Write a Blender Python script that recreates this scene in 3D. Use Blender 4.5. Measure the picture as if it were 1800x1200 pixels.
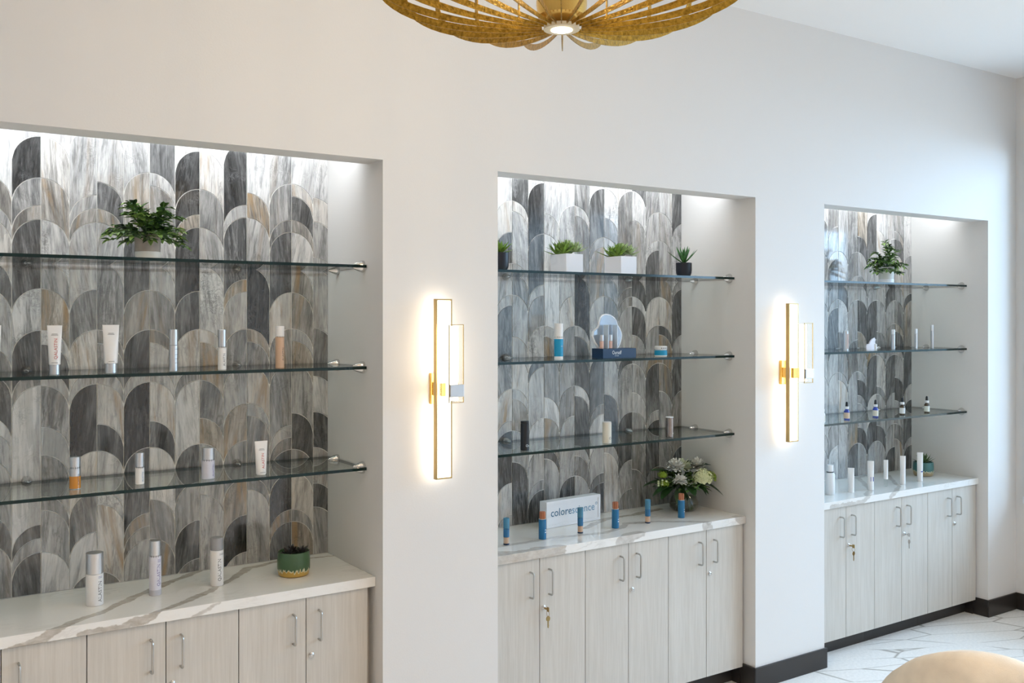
import bpy, bmesh, math, random
from mathutils import Vector, Matrix, noise
rnd = random.Random(7)
PI = math.pi
C = bpy.context.scene.collection
for o in list(bpy.data.objects): bpy.data.objects.remove(o)

# ---------------------------------------------------------------- camera
cam = bpy.data.cameras.new('camera'); co = bpy.data.objects.new('camera', cam); C.objects.link(co)
co.location = (0, -3.4, 1.885)
co.rotation_euler = (PI/2, 0, -math.atan2(1700, 2540))
cam.sensor_width = 36; cam.lens = 34.0; cam.shift_y = -41/1800; cam.clip_start = 0.05
bpy.context.scene.camera = co

# ---------------------------------------------------------------- world, lights, exposure
w = bpy.data.worlds.new('world'); bpy.context.scene.world = w; w.use_nodes = True
bg = w.node_tree.nodes['Background']; bg.inputs[0].default_value = (.56, .79, 1, 1); bg.inputs[1].default_value = 3.5
vs = bpy.context.scene.view_settings
vs.view_transform = 'Standard'; vs.look = 'None'; vs.gamma = 1; vs.use_curve_mapping = False; vs.exposure = -0.58

def area(name, loc, rot, sx, sy, power, col, spread=None):
    l = bpy.data.lights.new(name, 'AREA'); l.shape = 'RECTANGLE'; l.size = sx; l.size_y = sy
    l.energy = power; l.color = col
    if spread: l.spread = spread
    o = bpy.data.objects.new(name, l); C.objects.link(o); o.location = loc; o.rotation_euler = rot
    return o
# daylight arriving through the window on the right wall
area('window_daylight', (10.2, -3.4, 3.9), (0, math.radians(70), 0), 3.4, 9.0, 1250, (.48, .72, 1))
sl = bpy.data.lights.new('sun', 'SUN'); sl.energy = 18; sl.color = (1, .96, .90); sl.angle = .01
so = bpy.data.objects.new('sun', sl); C.objects.link(so); so.rotation_euler = (0, math.radians(-32), 0); so.location = (0, 0, 9)  # unseen sun, added only to light the ground slab outside
# unseen warm ceiling lights added to fill the room
WARM = (1, .72, .47)
for i, (x, y) in enumerate([(-1.8, -1.6), (-1.8, -4.6), (0.6, -2.6), (0.6, -5.2), (2.9, -3.0), (2.9, -5.2), (4.9, -2.6), (4.9, -5.0)]):
    area('ceiling_fill', (x, y, 3.425), (0, 0, 0), .45, .45, ((18 if x < 1 else 21) if x < 4 else 13)*1.2, (1, .71, .45) if x < 1 else WARM, spread=math.radians(125))
# LED strips behind the lip of each niche
for xa, xb in ((.10, 1.672), (2.204, 3.766), (4.304, 5.89)):
    area('niche_led', ((xa+xb)/2, .20, 2.655), (math.radians(76), 0, 0), xb-xa-.04, .012, 10.5, (.90, .95, 1))

# ---------------------------------------------------------------- materials
MATS = {}
def lin(c):
    return tuple(((v/255)/12.92 if v/255 <= .04045 else ((v/255+.055)/1.055)**2.4) for v in c)
def newmat(name):
    m = bpy.data.materials.new(name); m.use_nodes = True; nt = m.node_tree
    MATS[name] = m
    return m, nt, nt.nodes['Principled BSDF']
def mat(name, col, rough=.5, metal=0, spec=.5, emit=None, es=0, trans=0, ior=1.45, noise_amt=0, nscale=30, bump=0, bscale=200, coat=0):
    m, nt, b = newmat(name)
    b.inputs['Base Color'].default_value = (*col, 1); b.inputs['Roughness'].default_value = rough
    b.inputs['Metallic'].default_value = metal; b.inputs['Specular IOR Level'].default_value = spec
    b.inputs['IOR'].default_value = ior; b.inputs['Transmission Weight'].default_value = trans
    b.inputs['Coat Weight'].default_value = coat
    if emit: b.inputs['Emission Color'].default_value = (*emit, 1); b.inputs['Emission Strength'].default_value = es
    if noise_amt or bump:
        tc = nt.nodes.new('ShaderNodeNewGeometry')
    if noise_amt:
        n = nt.nodes.new('ShaderNodeTexNoise'); n.inputs['Scale'].default_value = nscale; n.inputs['Detail'].default_value = 3
        nt.links.new(tc.outputs['Position'], n.inputs['Vector'])
        r = nt.nodes.new('ShaderNodeValToRGB')
        r.color_ramp.elements[0].position = .3; r.color_ramp.elements[1].position = .7
        r.color_ramp.elements[0].color = (*[max(0, c*(1-noise_amt)) for c in col], 1)
        r.color_ramp.elements[1].color = (*[min(1, c*(1+noise_amt)) for c in col], 1)
        nt.links.new(n.outputs['Fac'], r.inputs['Fac']); nt.links.new(r.outputs['Color'], b.inputs['Base Color'])
    if bump:
        n2 = nt.nodes.new('ShaderNodeTexNoise'); n2.inputs['Scale'].default_value = bscale
        nt.links.new(tc.outputs['Position'], n2.inputs['Vector'])
        bm_ = nt.nodes.new('ShaderNodeBump'); bm_.inputs['Strength'].default_value = bump; bm_.inputs['Distance'].default_value = .002
        nt.links.new(n2.outputs['Fac'], bm_.inputs['Height']); nt.links.new(bm_.outputs['Normal'], b.inputs['Normal'])
    return m
class NB:                                  # small node builder
    def __init__(s, nt): s.nt = nt
    def val(s, x, sock):
        if hasattr(x, 'is_linked') or hasattr(x, 'links'): s.nt.links.new(x, sock)
        else: sock.default_value = x
    def math(s, op, a, b=0.0, c=None, clamp=False):
        n = s.nt.nodes.new('ShaderNodeMath'); n.operation = op; n.use_clamp = clamp
        s.val(a, n.inputs[0]); s.val(b, n.inputs[1])
        if c is not None: s.val(c, n.inputs[2])
        return n.outputs[0]
    def vm(s, op, a, b=(0, 0, 0), scale=None):
        n = s.nt.nodes.new('ShaderNodeVectorMath'); n.operation = op
        s.val(a, n.inputs[0]); s.val(b, n.inputs[1])
        if scale is not None: s.val(scale, n.inputs['Scale'])
        return n.outputs['Value'] if op in ('DOT_PRODUCT', 'LENGTH') else n.outputs[0]
    def noise(s, vec, scale, detail=4, rough=.55, dist=0.0, out='Fac'):
        n = s.nt.nodes.new('ShaderNodeTexNoise'); n.inputs['Scale'].default_value = scale
        n.inputs['Detail'].default_value = detail; n.inputs['Roughness'].default_value = rough
        n.inputs['Distortion'].default_value = dist; s.nt.links.new(vec, n.inputs['Vector'])
        return n.outputs[out]
    def ramp(s, fac, stops):
        r = s.nt.nodes.new('ShaderNodeValToRGB'); e = r.color_ramp.elements
        while len(e) < len(stops): e.new(.5)
        for el, (p, c) in zip(e, stops):
            el.position = p; el.color = (*c, 1)
        s.nt.links.new(fac, r.inputs['Fac']); return r.outputs['Color']
    def mix(s, fac, a, b, mode='MIX'):
        n = s.nt.nodes.new('ShaderNodeMix'); n.data_type = 'RGBA'; n.blend_type = mode
        s.val(fac, n.inputs['Factor']); 
        for x, k in ((a, 'A'), (b, 'B')):
            sk = [i for i in n.inputs if i.name == k and i.type == 'RGBA'][0]
            if isinstance(x, tuple): sk.default_value = (*x, 1)
            else: s.nt.links.new(x, sk)
        return [o for o in n.outputs if o.type == 'RGBA'][0]

paint = mat('wall_paint', (.75, .735, .715), .62, bump=.12, bscale=140)
ceilp = mat('ceiling_paint', (.88, .875, .86), .8)
dark_base = mat('baseboard_dark', (.030, .026, .024), .32)
grout = mat('tile_grout', (.78, .77, .74), .8)
chrome = mat('chrome', (.62, .61, .60), .16, 1)
nickel = mat('brushed_nickel', (.50, .49, .47), .32, 1)
brass = mat('brass', (.78, .50, .14), .22, 1)
brass_soft = mat('brass_satin', (.46, .33, .15), .38, 1)
silver = mat('silver_cap', (.62, .63, .65), .28, .85)
white_pl = mat('white_plastic', (.82, .81, .80), .35)
print_dark = mat('print_charcoal', (.05, .05, .055), .5)
print_red = mat('print_red', (.50, .08, .07), .5)
print_blue = mat('print_blue', (.05, .16, .34), .5)
print_purple = mat('print_violet', (.12, .08, .30), .5)
print_white = mat('print_white', (.85, .86, .88), .5)
navy = mat('navy_card', (.004, .030, .085), .35)
blackm = mat('black_plastic', (.012, .013, .016), .3)
tealm = mat('teal_label', (.01, .30, .52), .4)
serum = mat('amber_serum', (.62, .25, .03), .2, coat=.6)
blueb = mat('blue_tube', (.015, .15, .32), .35)
blueg = mat('slate_blue_cap', (.06, .21, .32), .32)
tan = mat('tan_tint', (.60, .40, .27), .3, coat=.5)
peach = mat('peach_tint', (.72, .45, .36), .3, coat=.5)
copper = mat('copper_bristle', (.44, .17, .09), .35, .3)
royal = mat('royal_blue', (.01, .04, .36), .2, coat=.5)
amber_dark = mat('amber_glass', (.06, .035, .012), .12, coat=.6)
cream_lab = mat('cream_label', (.70, .66, .56), .5)
leafA = mat('leaf_green', (.075, .155, .035), .45, noise_amt=.55, nscale=45)
leafB = mat('leaf_light', (.20, .33, .075), .45, noise_amt=.5, nscale=60)
leafC = mat('leaf_dark', (.018, .055, .014), .4, noise_amt=.5, nscale=40)
succ_g = mat('succulent_green', (.15, .26, .035), .4, noise_amt=.5, nscale=60)
succ_p = mat('succulent_pale', (.36, .47, .22), .45, noise_amt=.4, nscale=60)
succ_k = mat('succulent_charcoal', (.035, .033, .034), .4, noise_amt=.3)
petal = mat('petal_white', (.80, .80, .74), .6)
petal_c = mat('petal_cream', (.66, .70, .42), .6)
petal_g = mat('petal_lime', (.22, .32, .02), .6)
stem_m = mat('stem_green', (.03, .07, .015), .4)
pot_white = mat('pot_white', (.80, .80, .84), .35)
pot_black = mat('pot_black', (.008, .010, .018), .35)
concrete = mat('pot_greige', (.36, .31, .27), .75, noise_amt=.12, nscale=25)
pot_bone = mat('pot_bone', (.66, .65, .62), .6)
soil = mat('soil', (.02, .016, .012), .9)
fabric = mat('chair_fabric', (.72, .66, .56), .95, noise_amt=.12, nscale=9, bump=.4, bscale=300)
walnut = mat('chair_leg_wood', (.10, .055, .03), .4)
sign_white = mat('sign_white', (.80, .82, .85), .25)
handlem = nickel
keybrass = mat('key_brass', (.42, .29, .12), .3, 1)
glow = mat('sconce_glow', (1, .95, .86), .5, emit=(1, .87, .70), es=10.0)
glow_short = mat('sconce_glow_core', (1, .95, .86), .5, emit=(1, .90, .76), es=3.0)
lampglow = mat('lamp_glow', (1, .9, .75), .5, emit=(1, .86, .62), es=9.0)
ledm = mat('led_diffuser', (1, 1, 1), .5, emit=(.9, .95, 1), es=6)
frosted = mat('frosted_acrylic', (.60, .70, .80), .12, spec=.7)
shadefab = mat('roller_shade', (.75, .74, .72), .7)
wframe = mat('window_frame_paint', (.78, .80, .82), .4)

def thin_glass(name, tint, ior=1.5, rough=0.0):
    m = bpy.data.materials.new(name); m.use_nodes = True; nt = m.node_tree; nt.nodes.clear()
    out = nt.nodes.new('ShaderNodeOutputMaterial'); mx = nt.nodes.new('ShaderNodeMixShader')
    tr = nt.nodes.new('ShaderNodeBsdfTransparent'); gl = nt.nodes.new('ShaderNodeBsdfGlossy'); fr = nt.nodes.new('ShaderNodeFresnel')
    tr.inputs[0].default_value = (*tint, 1); gl.inputs['Roughness'].default_value = rough; fr.inputs[0].default_value = ior
    ge = nt.nodes.new('ShaderNodeNewGeometry')     # keep the outside index on back faces
    mm = nt.nodes.new('ShaderNodeMix'); mm.data_type = 'FLOAT'; mm.inputs['A'].default_value = ior; mm.inputs['B'].default_value = 1/ior
    nt.links.new(ge.outputs['Backfacing'], mm.inputs['Factor']); nt.links.new(mm.outputs[0], fr.inputs[0])
    nt.links.new(fr.outputs[0], mx.inputs[0]); nt.links.new(tr.outputs[0], mx.inputs[1]); nt.links.new(gl.outputs[0], mx.inputs[2])
    nt.links.new(mx.outputs[0], out.inputs[0]); return m
shelf_face = thin_glass('shelf_glass', (.952, .985, .968))
shelf_edge = mat('shelf_glass_edge', (.001, .016, .015), .10, spec=.45)
clear = thin_glass('clear_glass', (.97, .985, .98))
crystal = thin_glass('sconce_crystal', (.97, .96, .93))
pane_m = thin_glass('window_glass', (.97, .99, 1))

# marble of the mosaic tiles: vertical streaks, own offset for every tile
def marble(name, c0, c1, c2, brown=0.0, speck=0.0, contrast=1.0):
    m, nt, b = newmat(name); nb = NB(nt)
    tc = nt.nodes.new('ShaderNodeTexCoord'); oi = nt.nodes.new('ShaderNodeObjectInfo')
    off = nb.vm('SCALE', oi.outputs['Location'], scale=13.7)
    off = nb.vm('ADD', off, nb.vm('SCALE', (1.0, 2.3, 3.7), scale=nb.math('MULTIPLY', oi.outputs['Random'], 40.0)))
    p = tc.outputs['Object']
    sx = nt.nodes.new('ShaderNodeSeparateXYZ'); nt.links.new(p, sx.inputs[0])
    # lean of the grain differs from tile to tile
    lean = nb.math('MULTIPLY', nb.math('SUBTRACT', oi.outputs['Random'], .5), .28)
    x2 = nb.math('ADD', sx.outputs['X'], nb.math('MULTIPLY', sx.outputs['Z'], lean))
    cb = nt.nodes.new('ShaderNodeCombineXYZ')
    nt.links.new(x2, cb.inputs['X']); nt.links.new(nb.math('MULTIPLY', sx.outputs['Z'], .11), cb.inputs['Z'])
    q = nb.vm('ADD', cb.outputs[0], off)
    n1 = nb.noise(q, 30, 7, .66, 0.8)
    n2 = nb.noise(q, 150, 5, .65, 0.3)
    f = nb.math('ADD', nb.math('MULTIPLY', n1, .62), nb.math('MULTIPLY', n2, .38))
    f = nb.math('ADD', nb.math('MULTIPLY', nb.math('SUBTRACT', f, .5), 4.4*contrast), .5, clamp=True)
    col = nb.ramp(f, [(0, c0), (.5, c1), (1, c2)])
    # broad band of another shade down one side of some tiles
    n3 = nb.noise(q, 9, 2, .5, 0)
    band = nb.math('MULTIPLY', nb.math('GREATER_THAN', n3, .60), .35)
    col = nb.mix(band, col, tuple(.5*v for v in c1))
    # thin ridged veins running with the grain
    nv = nb.noise(nb.vm('ADD', q, (3.3, 9.1, 5.5)), 17, 6, .6, 1.6)
    rv = nb.math('SUBTRACT', 1.0, nb.math('MULTIPLY', nb.math('ABSOLUTE', nb.math('SUBTRACT', nv, .5)), 30.0), clamp=True)
    rm = nb.math('MULTIPLY', nb.math('SUBTRACT', nb.noise(q, 8, 2), .42, clamp=True), 5.0, clamp=True)
    dk = tuple(.30*v for v in c1) if c1[0] > .15 else tuple(min(.5, 3.2*v) for v in c1)
    col = nb.mix(nb.math('MULTIPLY', nb.math('MULTIPLY', rv, rm), .7), col, dk)
    if brown:
        n4 = nb.noise(nb.vm('ADD', q, (7.1, 3.3, 1.7)), 20, 5, .6, .8)
        k = nb.math('MULTIPLY', nb.math('SUBTRACT', n4, .52, clamp=True), 7.0*brown, clamp=True)
        col = nb.mix(nb.math('MULTIPLY', k, .8), col, (.30, .19, .085), 'MIX')
    # fine speckled inclusions
    pq = nb.vm('ADD', p, off)
    n5 = nb.noise(pq, 34, 6, .72, 1.2)
    a = nb.math('ABSOLUTE', nb.math('SUBTRACT', n5, .5))
    v = nb.math('SUBTRACT', 1.0, nb.math('MULTIPLY', a, 26.0), clamp=True)
    mask = nb.math('MULTIPLY', nb.math('SUBTRACT', nb.noise(pq, 11, 2), .55 - .12*speck, clamp=True), 6.0, clamp=True)
    col = nb.mix(nb.math('MULTIPLY', nb.math('MULTIPLY', v, mask), .35+.5*speck), col, tuple(.22*v_ for v_ in c1) if c1[0] > .1 else (.3, .3, .31))
    nt.links.new(col, b.inputs['Base Color']); b.inputs['Roughness'].default_value = .12; b.inputs['Specular IOR Level'].default_value = .75
    return m
def g3(v, t=0.0): return (v*(1+t), v, v*(1-t*1.2))
TONE = {
 'W': marble('marble_white', g3(.30), g3(.54, .01), g3(.66, .02), speck=.3, brown=.12),
 'S': marble('marble_white_speckled', g3(.22), g3(.48, .01), g3(.62, .02), speck=1),
 'T': marble('marble_white_tan', g3(.26, .04), g3(.50, .04), g3(.62, .04), brown=.8),
 'L': marble('marble_pale_grey', g3(.17), g3(.37, .01), g3(.52, .02), speck=.3, brown=.25),
 'M': marble('marble_mid_grey', g3(.085), g3(.22, .01), g3(.39, .02), speck=.3, brown=.2),
 'N': marble('marble_grey_brown', g3(.10, .05), g3(.24, .06), g3(.42, .06), brown=.9),
 'B': marble('marble_brown', g3(.11, .10), g3(.26, .13), g3(.46, .10), brown=1.1, speck=.5),
 'D': marble('marble_dark_grey', g3(.026), g3(.085), g3(.22), contrast=.9),
 'K': marble('marble_charcoal', g3(.009), g3(.028), g3(.12), contrast=.8),
}

# countertop quartz with painted-in veins that follow a polyline in plan
def counter_mat(name, veins, blots=()):
    m, nt, b = newmat(name); nb = NB(nt)
    ge = nt.nodes.new('ShaderNodeNewGeometry'); s = nt.nodes.new('ShaderNodeSeparateXYZ'); nt.links.new(ge.outputs['Position'], s.inputs[0])
    yy = nb.math('SUBTRACT', s.outputs['Y'], nb.math('SUBTRACT', .868, s.outputs['Z']))
    cb = nt.nodes.new('ShaderNodeCombineXYZ'); nt.links.new(s.outputs['X'], cb.inputs[0]); nt.links.new(yy, cb.inputs[1])
    p0 = cb.outputs[0]
    wob = nb.vm('SUBTRACT', nb.noise(p0, 7, 5, .62, 0, 'Color'), (.5, .5, .5))
    wob2 = nb.vm('SUBTRACT', nb.noise(p0, 45, 4, .6, 0, 'Color'), (.5, .5, .5))
    p = nb.vm('ADD', p0, nb.vm('SCALE', wob, scale=.055)); p = nb.vm('ADD', p, nb.vm('SCALE', wob2, scale=.014))
    p = nb.vm('MULTIPLY', p, (1, 1, 0))
    wisp = nb.noise(nb.vm('MULTIPLY', p0, (3.0, 9.0, 1)), 1.4, 6, .65, 1.5)
    wv = nb.math('SUBTRACT', 1.0, nb.math('MULTIPLY', nb.math('ABSOLUTE', nb.math('SUBTRACT', wisp, .5)), 22.0), clamp=True)
    wm = nb.math('MULTIPLY', nb.math('SUBTRACT', nb.noise(p0, 3.1, 2), .47, clamp=True), 5.0, clamp=True)
    col = nb.mix(nb.math('MULTIPLY', nb.math('MULTIPLY', wv, wm), .35), (.83, .82, .79), (.42, .41, .38))
    for pts, wd, vc in veins:
        dmin = None
        for a, c in zip(pts, pts[1:]):
            a = Vector((a[0], a[1], 0)); c = Vector((c[0], c[1], 0)); ba = c-a
            pa = nb.vm('SUBTRACT', p, tuple(a))
            h = nb.math('MULTIPLY', nb.vm('DOT_PRODUCT', pa, tuple(ba)), 1/ba.length_squared, clamp=True)
            dd = nb.vm('LENGTH', nb.vm('SUBTRACT', pa, nb.vm('SCALE', tuple(ba), scale=h)))
            dmin = dd if dmin is None else nb.math('MINIMUM', dmin, dd)
        wn = nb.math('MULTIPLY', nb.math('ADD', nb.noise(p0, 9, 3), .15), 2*wd)
        k = nb.math('MULTIPLY', nb.math('SUBTRACT', wn, dmin), 220.0, clamp=True)
        edge = nb.math('MULTIPLY', k, nb.math('ADD', nb.math('MULTIPLY', nb.noise(nb.vm('MULTIPLY', p, (25, 60, 1)), 1.0, 4), .9), .15), clamp=True)
        tone = nb.mix(nb.noise(p0, 26, 5, .7), tuple(v*.42 for v in vc), tuple(min(1, v*1.35) for v in vc))
        col = nb.mix(edge, col, tone)
    nt.links.new(col, b.inputs['Base Color']); b.inputs['Roughness'].default_value = .06; b.inputs['Specular IOR Level'].default_value = .5
    return m
VG = (.29, .235, .165); VL = (.50, .46, .41)
cm1 = counter_mat('quartz_gold_vein', [
    ([(.20, -.02), (.34, .01), (.4772, .0357), (.6735, .1653), (.8837, .3607), (1.1188, .5366)], .015, VG),
    ([(.60, .022), (.70, .028), (.80, .042), (.9551, .1381), (1.1642, .3139), (1.3, .47), (1.58, .543)], .013, VG),
    ([(.96, .02), (1.06, .058)], .006, VL), ([(1.40, .50), (1.68, .47)], .006, VG)])
cm2 = counter_mat('quartz_grey_vein', [
    ([(2.2, .22), (2.45, .215), (2.70, .215), (2.92, .165), (3.02, .19), (3.13, .27), (3.30, .215), (3.50, .07)], .015, VL),
    ([(2.90, .30), (3.11, .41), (3.29, .41), (3.52, .44)], .016, VG),
    ([(2.2, .10), (2.35, .05), (2.44, .05), (2.55, .03)], .05, (.42, .36, .29)), ([(2.93, .03), (2.98, .06), (3.05, .08)], .028, VL),
    ([(3.47, .055), (3.50, .02)], .022, VL), ([(3.72, .06), (3.75, .03)], .03, VL)])
cm3 = counter_mat('quartz_soft_vein', [
    ([(5.46, .53), (5.26, .50), (5.10, .33), (4.95, .18), (4.72, .04), (4.45, .03)], .014, VL),
    ([(5.52, .46), (5.34, .30), (5.19, .155), (4.98, .03)], .012, VL)])

# cabinet laminate with a fine vertical grain
m, nt, b = newmat('cabinet_laminate'); nb = NB(nt)
ge = nt.nodes.new('ShaderNodeNewGeometry'); q = nb.vm('MULTIPLY', ge.outputs['Position'], (1, 1, .035))
f = nb.math('ADD', nb.math('MULTIPLY', nb.noise(q, 160, 4, .6), .6), nb.math('MULTIPLY', nb.noise(q, 30, 3, .6), .4))
nt.links.new(nb.ramp(f, [(.3, (.53, .495, .44)), (.7, (.66, .63, .58))]), b.inputs['Base Color']); b.inputs['Roughness'].default_value = .34
wood = m
# carpet: off-white pile with long angular taupe lines
m, nt, b = newmat('carpet'); nb = NB(nt)
ge = nt.nodes.new('ShaderNodeNewGeometry')
q = nb.vm('MULTIPLY', ge.outputs['Position'], (1.0, 1.0, 0))
rot = nt.nodes.new('ShaderNodeVectorRotate'); rot.inputs['Angle'].default_value = math.radians(24); nt.links.new(q, rot.inputs['Vector'])
q2 = nb.vm('MULTIPLY', rot.outputs[0], (1.8, 7.0, 0))
vo = nt.nodes.new('ShaderNodeTexVoronoi'); vo.feature = 'DISTANCE_TO_EDGE'; vo.inputs['Scale'].default_value = 1.0; vo.inputs['Randomness'].default_value = .8
nt.links.new(q2, vo.inputs['Vector'])
ln = nb.math('SUBTRACT', 1.0, nb.math('MULTIPLY', vo.outputs['Distance'], 42.0), clamp=True)
mk = nb.math('MULTIPLY', nb.math('SUBTRACT', nb.noise(q, 2.3, 1), .36, clamp=True), 8.0, clamp=True)
pile = nb.ramp(nb.noise(ge.outputs['Position'], 60, 5, .7), [(.3, (.74, .74, .72)), (.7, (.88, .875, .85))])
nt.links.new(nb.mix(nb.math('MULTIPLY', nb.math('MULTIPLY', ln, mk), .75), pile, (.20, .18, .14)), b.inputs['Base Color'])
b.inputs['Roughness'].default_value = .95; carpet = m
# hammered gold leaf of the chandelier
m, nt, b = newmat('hammered_gold'); nb = NB(nt)
tc = nt.nodes.new('ShaderNodeTexCoord')
nz = nb.noise(tc.outputs['Object'], 90, 4, .6)
nt.links.new(nb.ramp(nz, [(.3, (.24, .13, .012)), (.7, (.62, .36, .05))]), b.inputs['Base Color'])
b.inputs['Metallic'].default_value = .85; b.inputs['Roughness'].default_value = .34
bn = nt.nodes.new('ShaderNodeBump'); bn.inputs['Strength'].default_value = .6; bn.inputs['Distance'].default_value = .003
nt.links.new(nb.noise(tc.outputs['Object'], 160, 3), bn.inputs['Height']); nt.links.new(bn.outputs['Normal'], b.inputs['Normal'])
gold = m
# two-glaze pots: dipped glaze with a ragged, dripping edge
def glaze(name, top, low, lineh):
    m, nt, b = newmat(name); nb = NB(nt)
    tc = nt.nodes.new('ShaderNodeTexCoord'); s = nt.nodes.new('ShaderNodeSeparateXYZ'); nt.links.new(tc.outputs['Object'], s.inputs[0])
    q = nb.vm('MULTIPLY', tc.outputs['Object'], (1, 1, .12))
    hh = nb.math('ADD', s.outputs['Z'], nb.math('MULTIPLY', nb.math('SUBTRACT', nb.noise(q, 110, 2), .5), .05))
    k = nb.math('MULTIPLY', nb.math('SUBTRACT', hh, lineh), 900.0, clamp=True)
    k2 = nb.math('MULTIPLY', nb.math('SUBTRACT', hh, lineh+.006), 900.0, clamp=True)
    c = nb.mix(k, low, (.62, .60, .42)); c = nb.mix(k2, c, top)
    nt.links.new(c, b.inputs['Base Color']); b.inputs['Roughness'].default_value = .3; return m
glaze_g = glaze('glaze_green_ochre', (.055, .12, .055), (.52, .33, .07), .022)
glaze_t = glaze('glaze_teal_tan', (.05, .15, .14), (.36, .27, .15), .026)

# ---------------------------------------------------------------- mesh helpers
def obj(name, bm, m, parent=None, loc=None, smooth=False, auto=None):
    me = bpy.data.meshes.new(name); bm.normal_update(); bm.to_mesh(me); bm.free()
    for x in (m if isinstance(m, (list, tuple)) else [m]): me.materials.append(x)
    if smooth:
        for p in me.polygons: p.use_smooth = True
    o = bpy.data.objects.new(name, me); C.objects.link(o)
    if smooth and auto is not False:
        me.set_sharp_from_angle(angle=math.radians(38))
    if parent: o.parent = parent
    if loc: o.location = loc
    return o
def tag(o, label, cat, group=None):
    o['label'] = label; o['category'] = cat
    if group: o['group'] = group
    return o
def thing(name, label, cat, loc=(0, 0, 0), rz=0, group=None):
    o = bpy.data.objects.new(name, None); C.objects.link(o); o.empty_display_size = .05
    o.location = loc; o.rotation_euler = (0, 0, rz); return tag(o, label, cat, group)
def struct(name, bm, m, **k):
    o = obj(name, bm, m, **k); o['kind'] = 'structure'; return o
def bx(bm, x0, x1, y0, y1, z0, z1, mi=0, bev=0):
    vs_ = [bm.verts.new((x, y, z)) for x in (x0, x1) for y in (y0, y1) for z in (z0, z1)]
    fs = [(0, 1, 3, 2), (4, 6, 7, 5), (0, 4, 5, 1), (2, 3, 7, 6), (0, 2, 6, 4), (1, 5, 7, 3)]
    out = []
    for f in fs:
        fc = bm.faces.new([vs_[i] for i in f]); fc.material_index = mi; out.append(fc)
    if bev:
        es = list({e for f in out for e in f.edges})
        bmesh.ops.bevel(bm, geom=es, offset=bev, segments=2, profile=.6, affect='EDGES')
    return bm
def box(x0, x1, y0, y1, z0, z1, bev=0):
    return bx(bmesh.new(), x0, x1, y0, y1, z0, z1, 0, bev)
def lathe(bm, prof, n=28, cx=0, cy=0, sx=1, sy=1, mi=0, cap=True):
    rings = []
    for r, z in prof:
        rings.append([bm.verts.new((cx+sx*r*math.cos(2*PI*i/n), cy+sy*r*math.sin(2*PI*i/n), z)) for i in range(n)])
    for a, b_ in zip(rings, rings[1:]):
        for i in range(n):
            f = bm.faces.new((a[i], a[(i+1) % n], b_[(i+1) % n], b_[i])); f.material_index = mi
    if cap:
        f = bm.faces.new(rings[0][::-1]); f.material_index = mi
        f = bm.faces.new(rings[-1]); f.material_index = mi
    return bm
def lat(prof, **k): return lathe(bmesh.new(), prof, **k)
def tube(bm, pts, r, n=10, mi=0, closed_ends=True):
    pts = [Vector(p) for p in pts]; rs = r if isinstance(r, (list, tuple)) else [r]*len(pts)
    rings = []; up = None
    for i, p in enumerate(pts):
        t = (pts[min(i+1, len(pts)-1)] - pts[max(i-1, 0)]).normalized()
        if up is None:
            up = Vector((0, 0, 1)) if abs(t.z) < .9 else Vector((1, 0, 0))
        s = t.cross(up).normalized(); up = s.cross(t).normalized()
        rings.append([bm.verts.new(p + rs[i]*(math.cos(2*PI*j/n)*s + math.sin(2*PI*j/n)*up)) for j in range(n)])
    for a, b_ in zip(rings, rings[1:]):
        for j in range(n):
            f = bm.faces.new((a[j], a[(j+1) % n], b_[(j+1) % n], b_[j])); f.material_index = mi
    if closed_ends:
        bm.faces.new(rings[0][::-1]).material_index = mi; bm.faces.new(rings[-1]).material_index = mi
    return bm
def prism(bm, pts, y0, y1, mi=0):          # polygon in x-z, extruded in y
    a = [bm.verts.new((x, y0, z)) for x, z in pts]; b_ = [bm.verts.new((x, y1, z)) for x, z in pts]
    n = len(pts)
    bm.faces.new(a).material_index = mi; bm.faces.new(b_[::-1]).material_index = mi
    for i in range(n): bm.faces.new((a[(i+1) % n], a[i], b_[i], b_[(i+1) % n])).material_index = mi
    return bm
_tc = {}
def text_mesh(s, size):
    key = (s, size)
    if key in _tc: return _tc[key]
    cu = bpy.data.curves.new('lettering', 'FONT'); cu.body = s; cu.size = size; cu.resolution_u = 2
    cu.align_x = 'CENTER'; cu.align_y = 'CENTER'
    o = bpy.data.objects.new('tmp', cu); C.objects.link(o)
    dg = bpy.context.evaluated_depsgraph_get(); me = bpy.data.meshes.new_from_object(o.evaluated_get(dg))
    vs_ = [tuple(v.co) for v in me.vertices]; fs = [tuple(p.vertices) for p in me.polygons]
    bpy.data.objects.remove(o); bpy.data.meshes.remove(me); _tc[key] = (vs_, fs); return vs_, fs
def lettering(s, size, m, parent, z, r=None, ang=-90, vert=False, flat=None, sx=1.0, name='lettering', eps=.0004):
    """r: wrap round a cylinder; flat=(x,y): lies on a plane facing -y"""
    vs_, fs = text_mesh(s, size); bm = bmesh.new(); out = []
    a0 = math.radians(ang)
    for x, y, _ in vs_:
        x *= sx
        if vert: x, y = -y, x
        if r:
            a = a0 + x/r; out.append(bm.verts.new(((r+eps)*math.cos(a), (r+eps)*math.sin(a), z+y)))
        else: out.append(bm.verts.new((flat[0]+x, flat[1]-eps, z+y)))
    for f in fs:
        try: bm.faces.new([out[i] for i in f])
        except ValueError: pass
    return obj(name, bm, m, parent)

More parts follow.
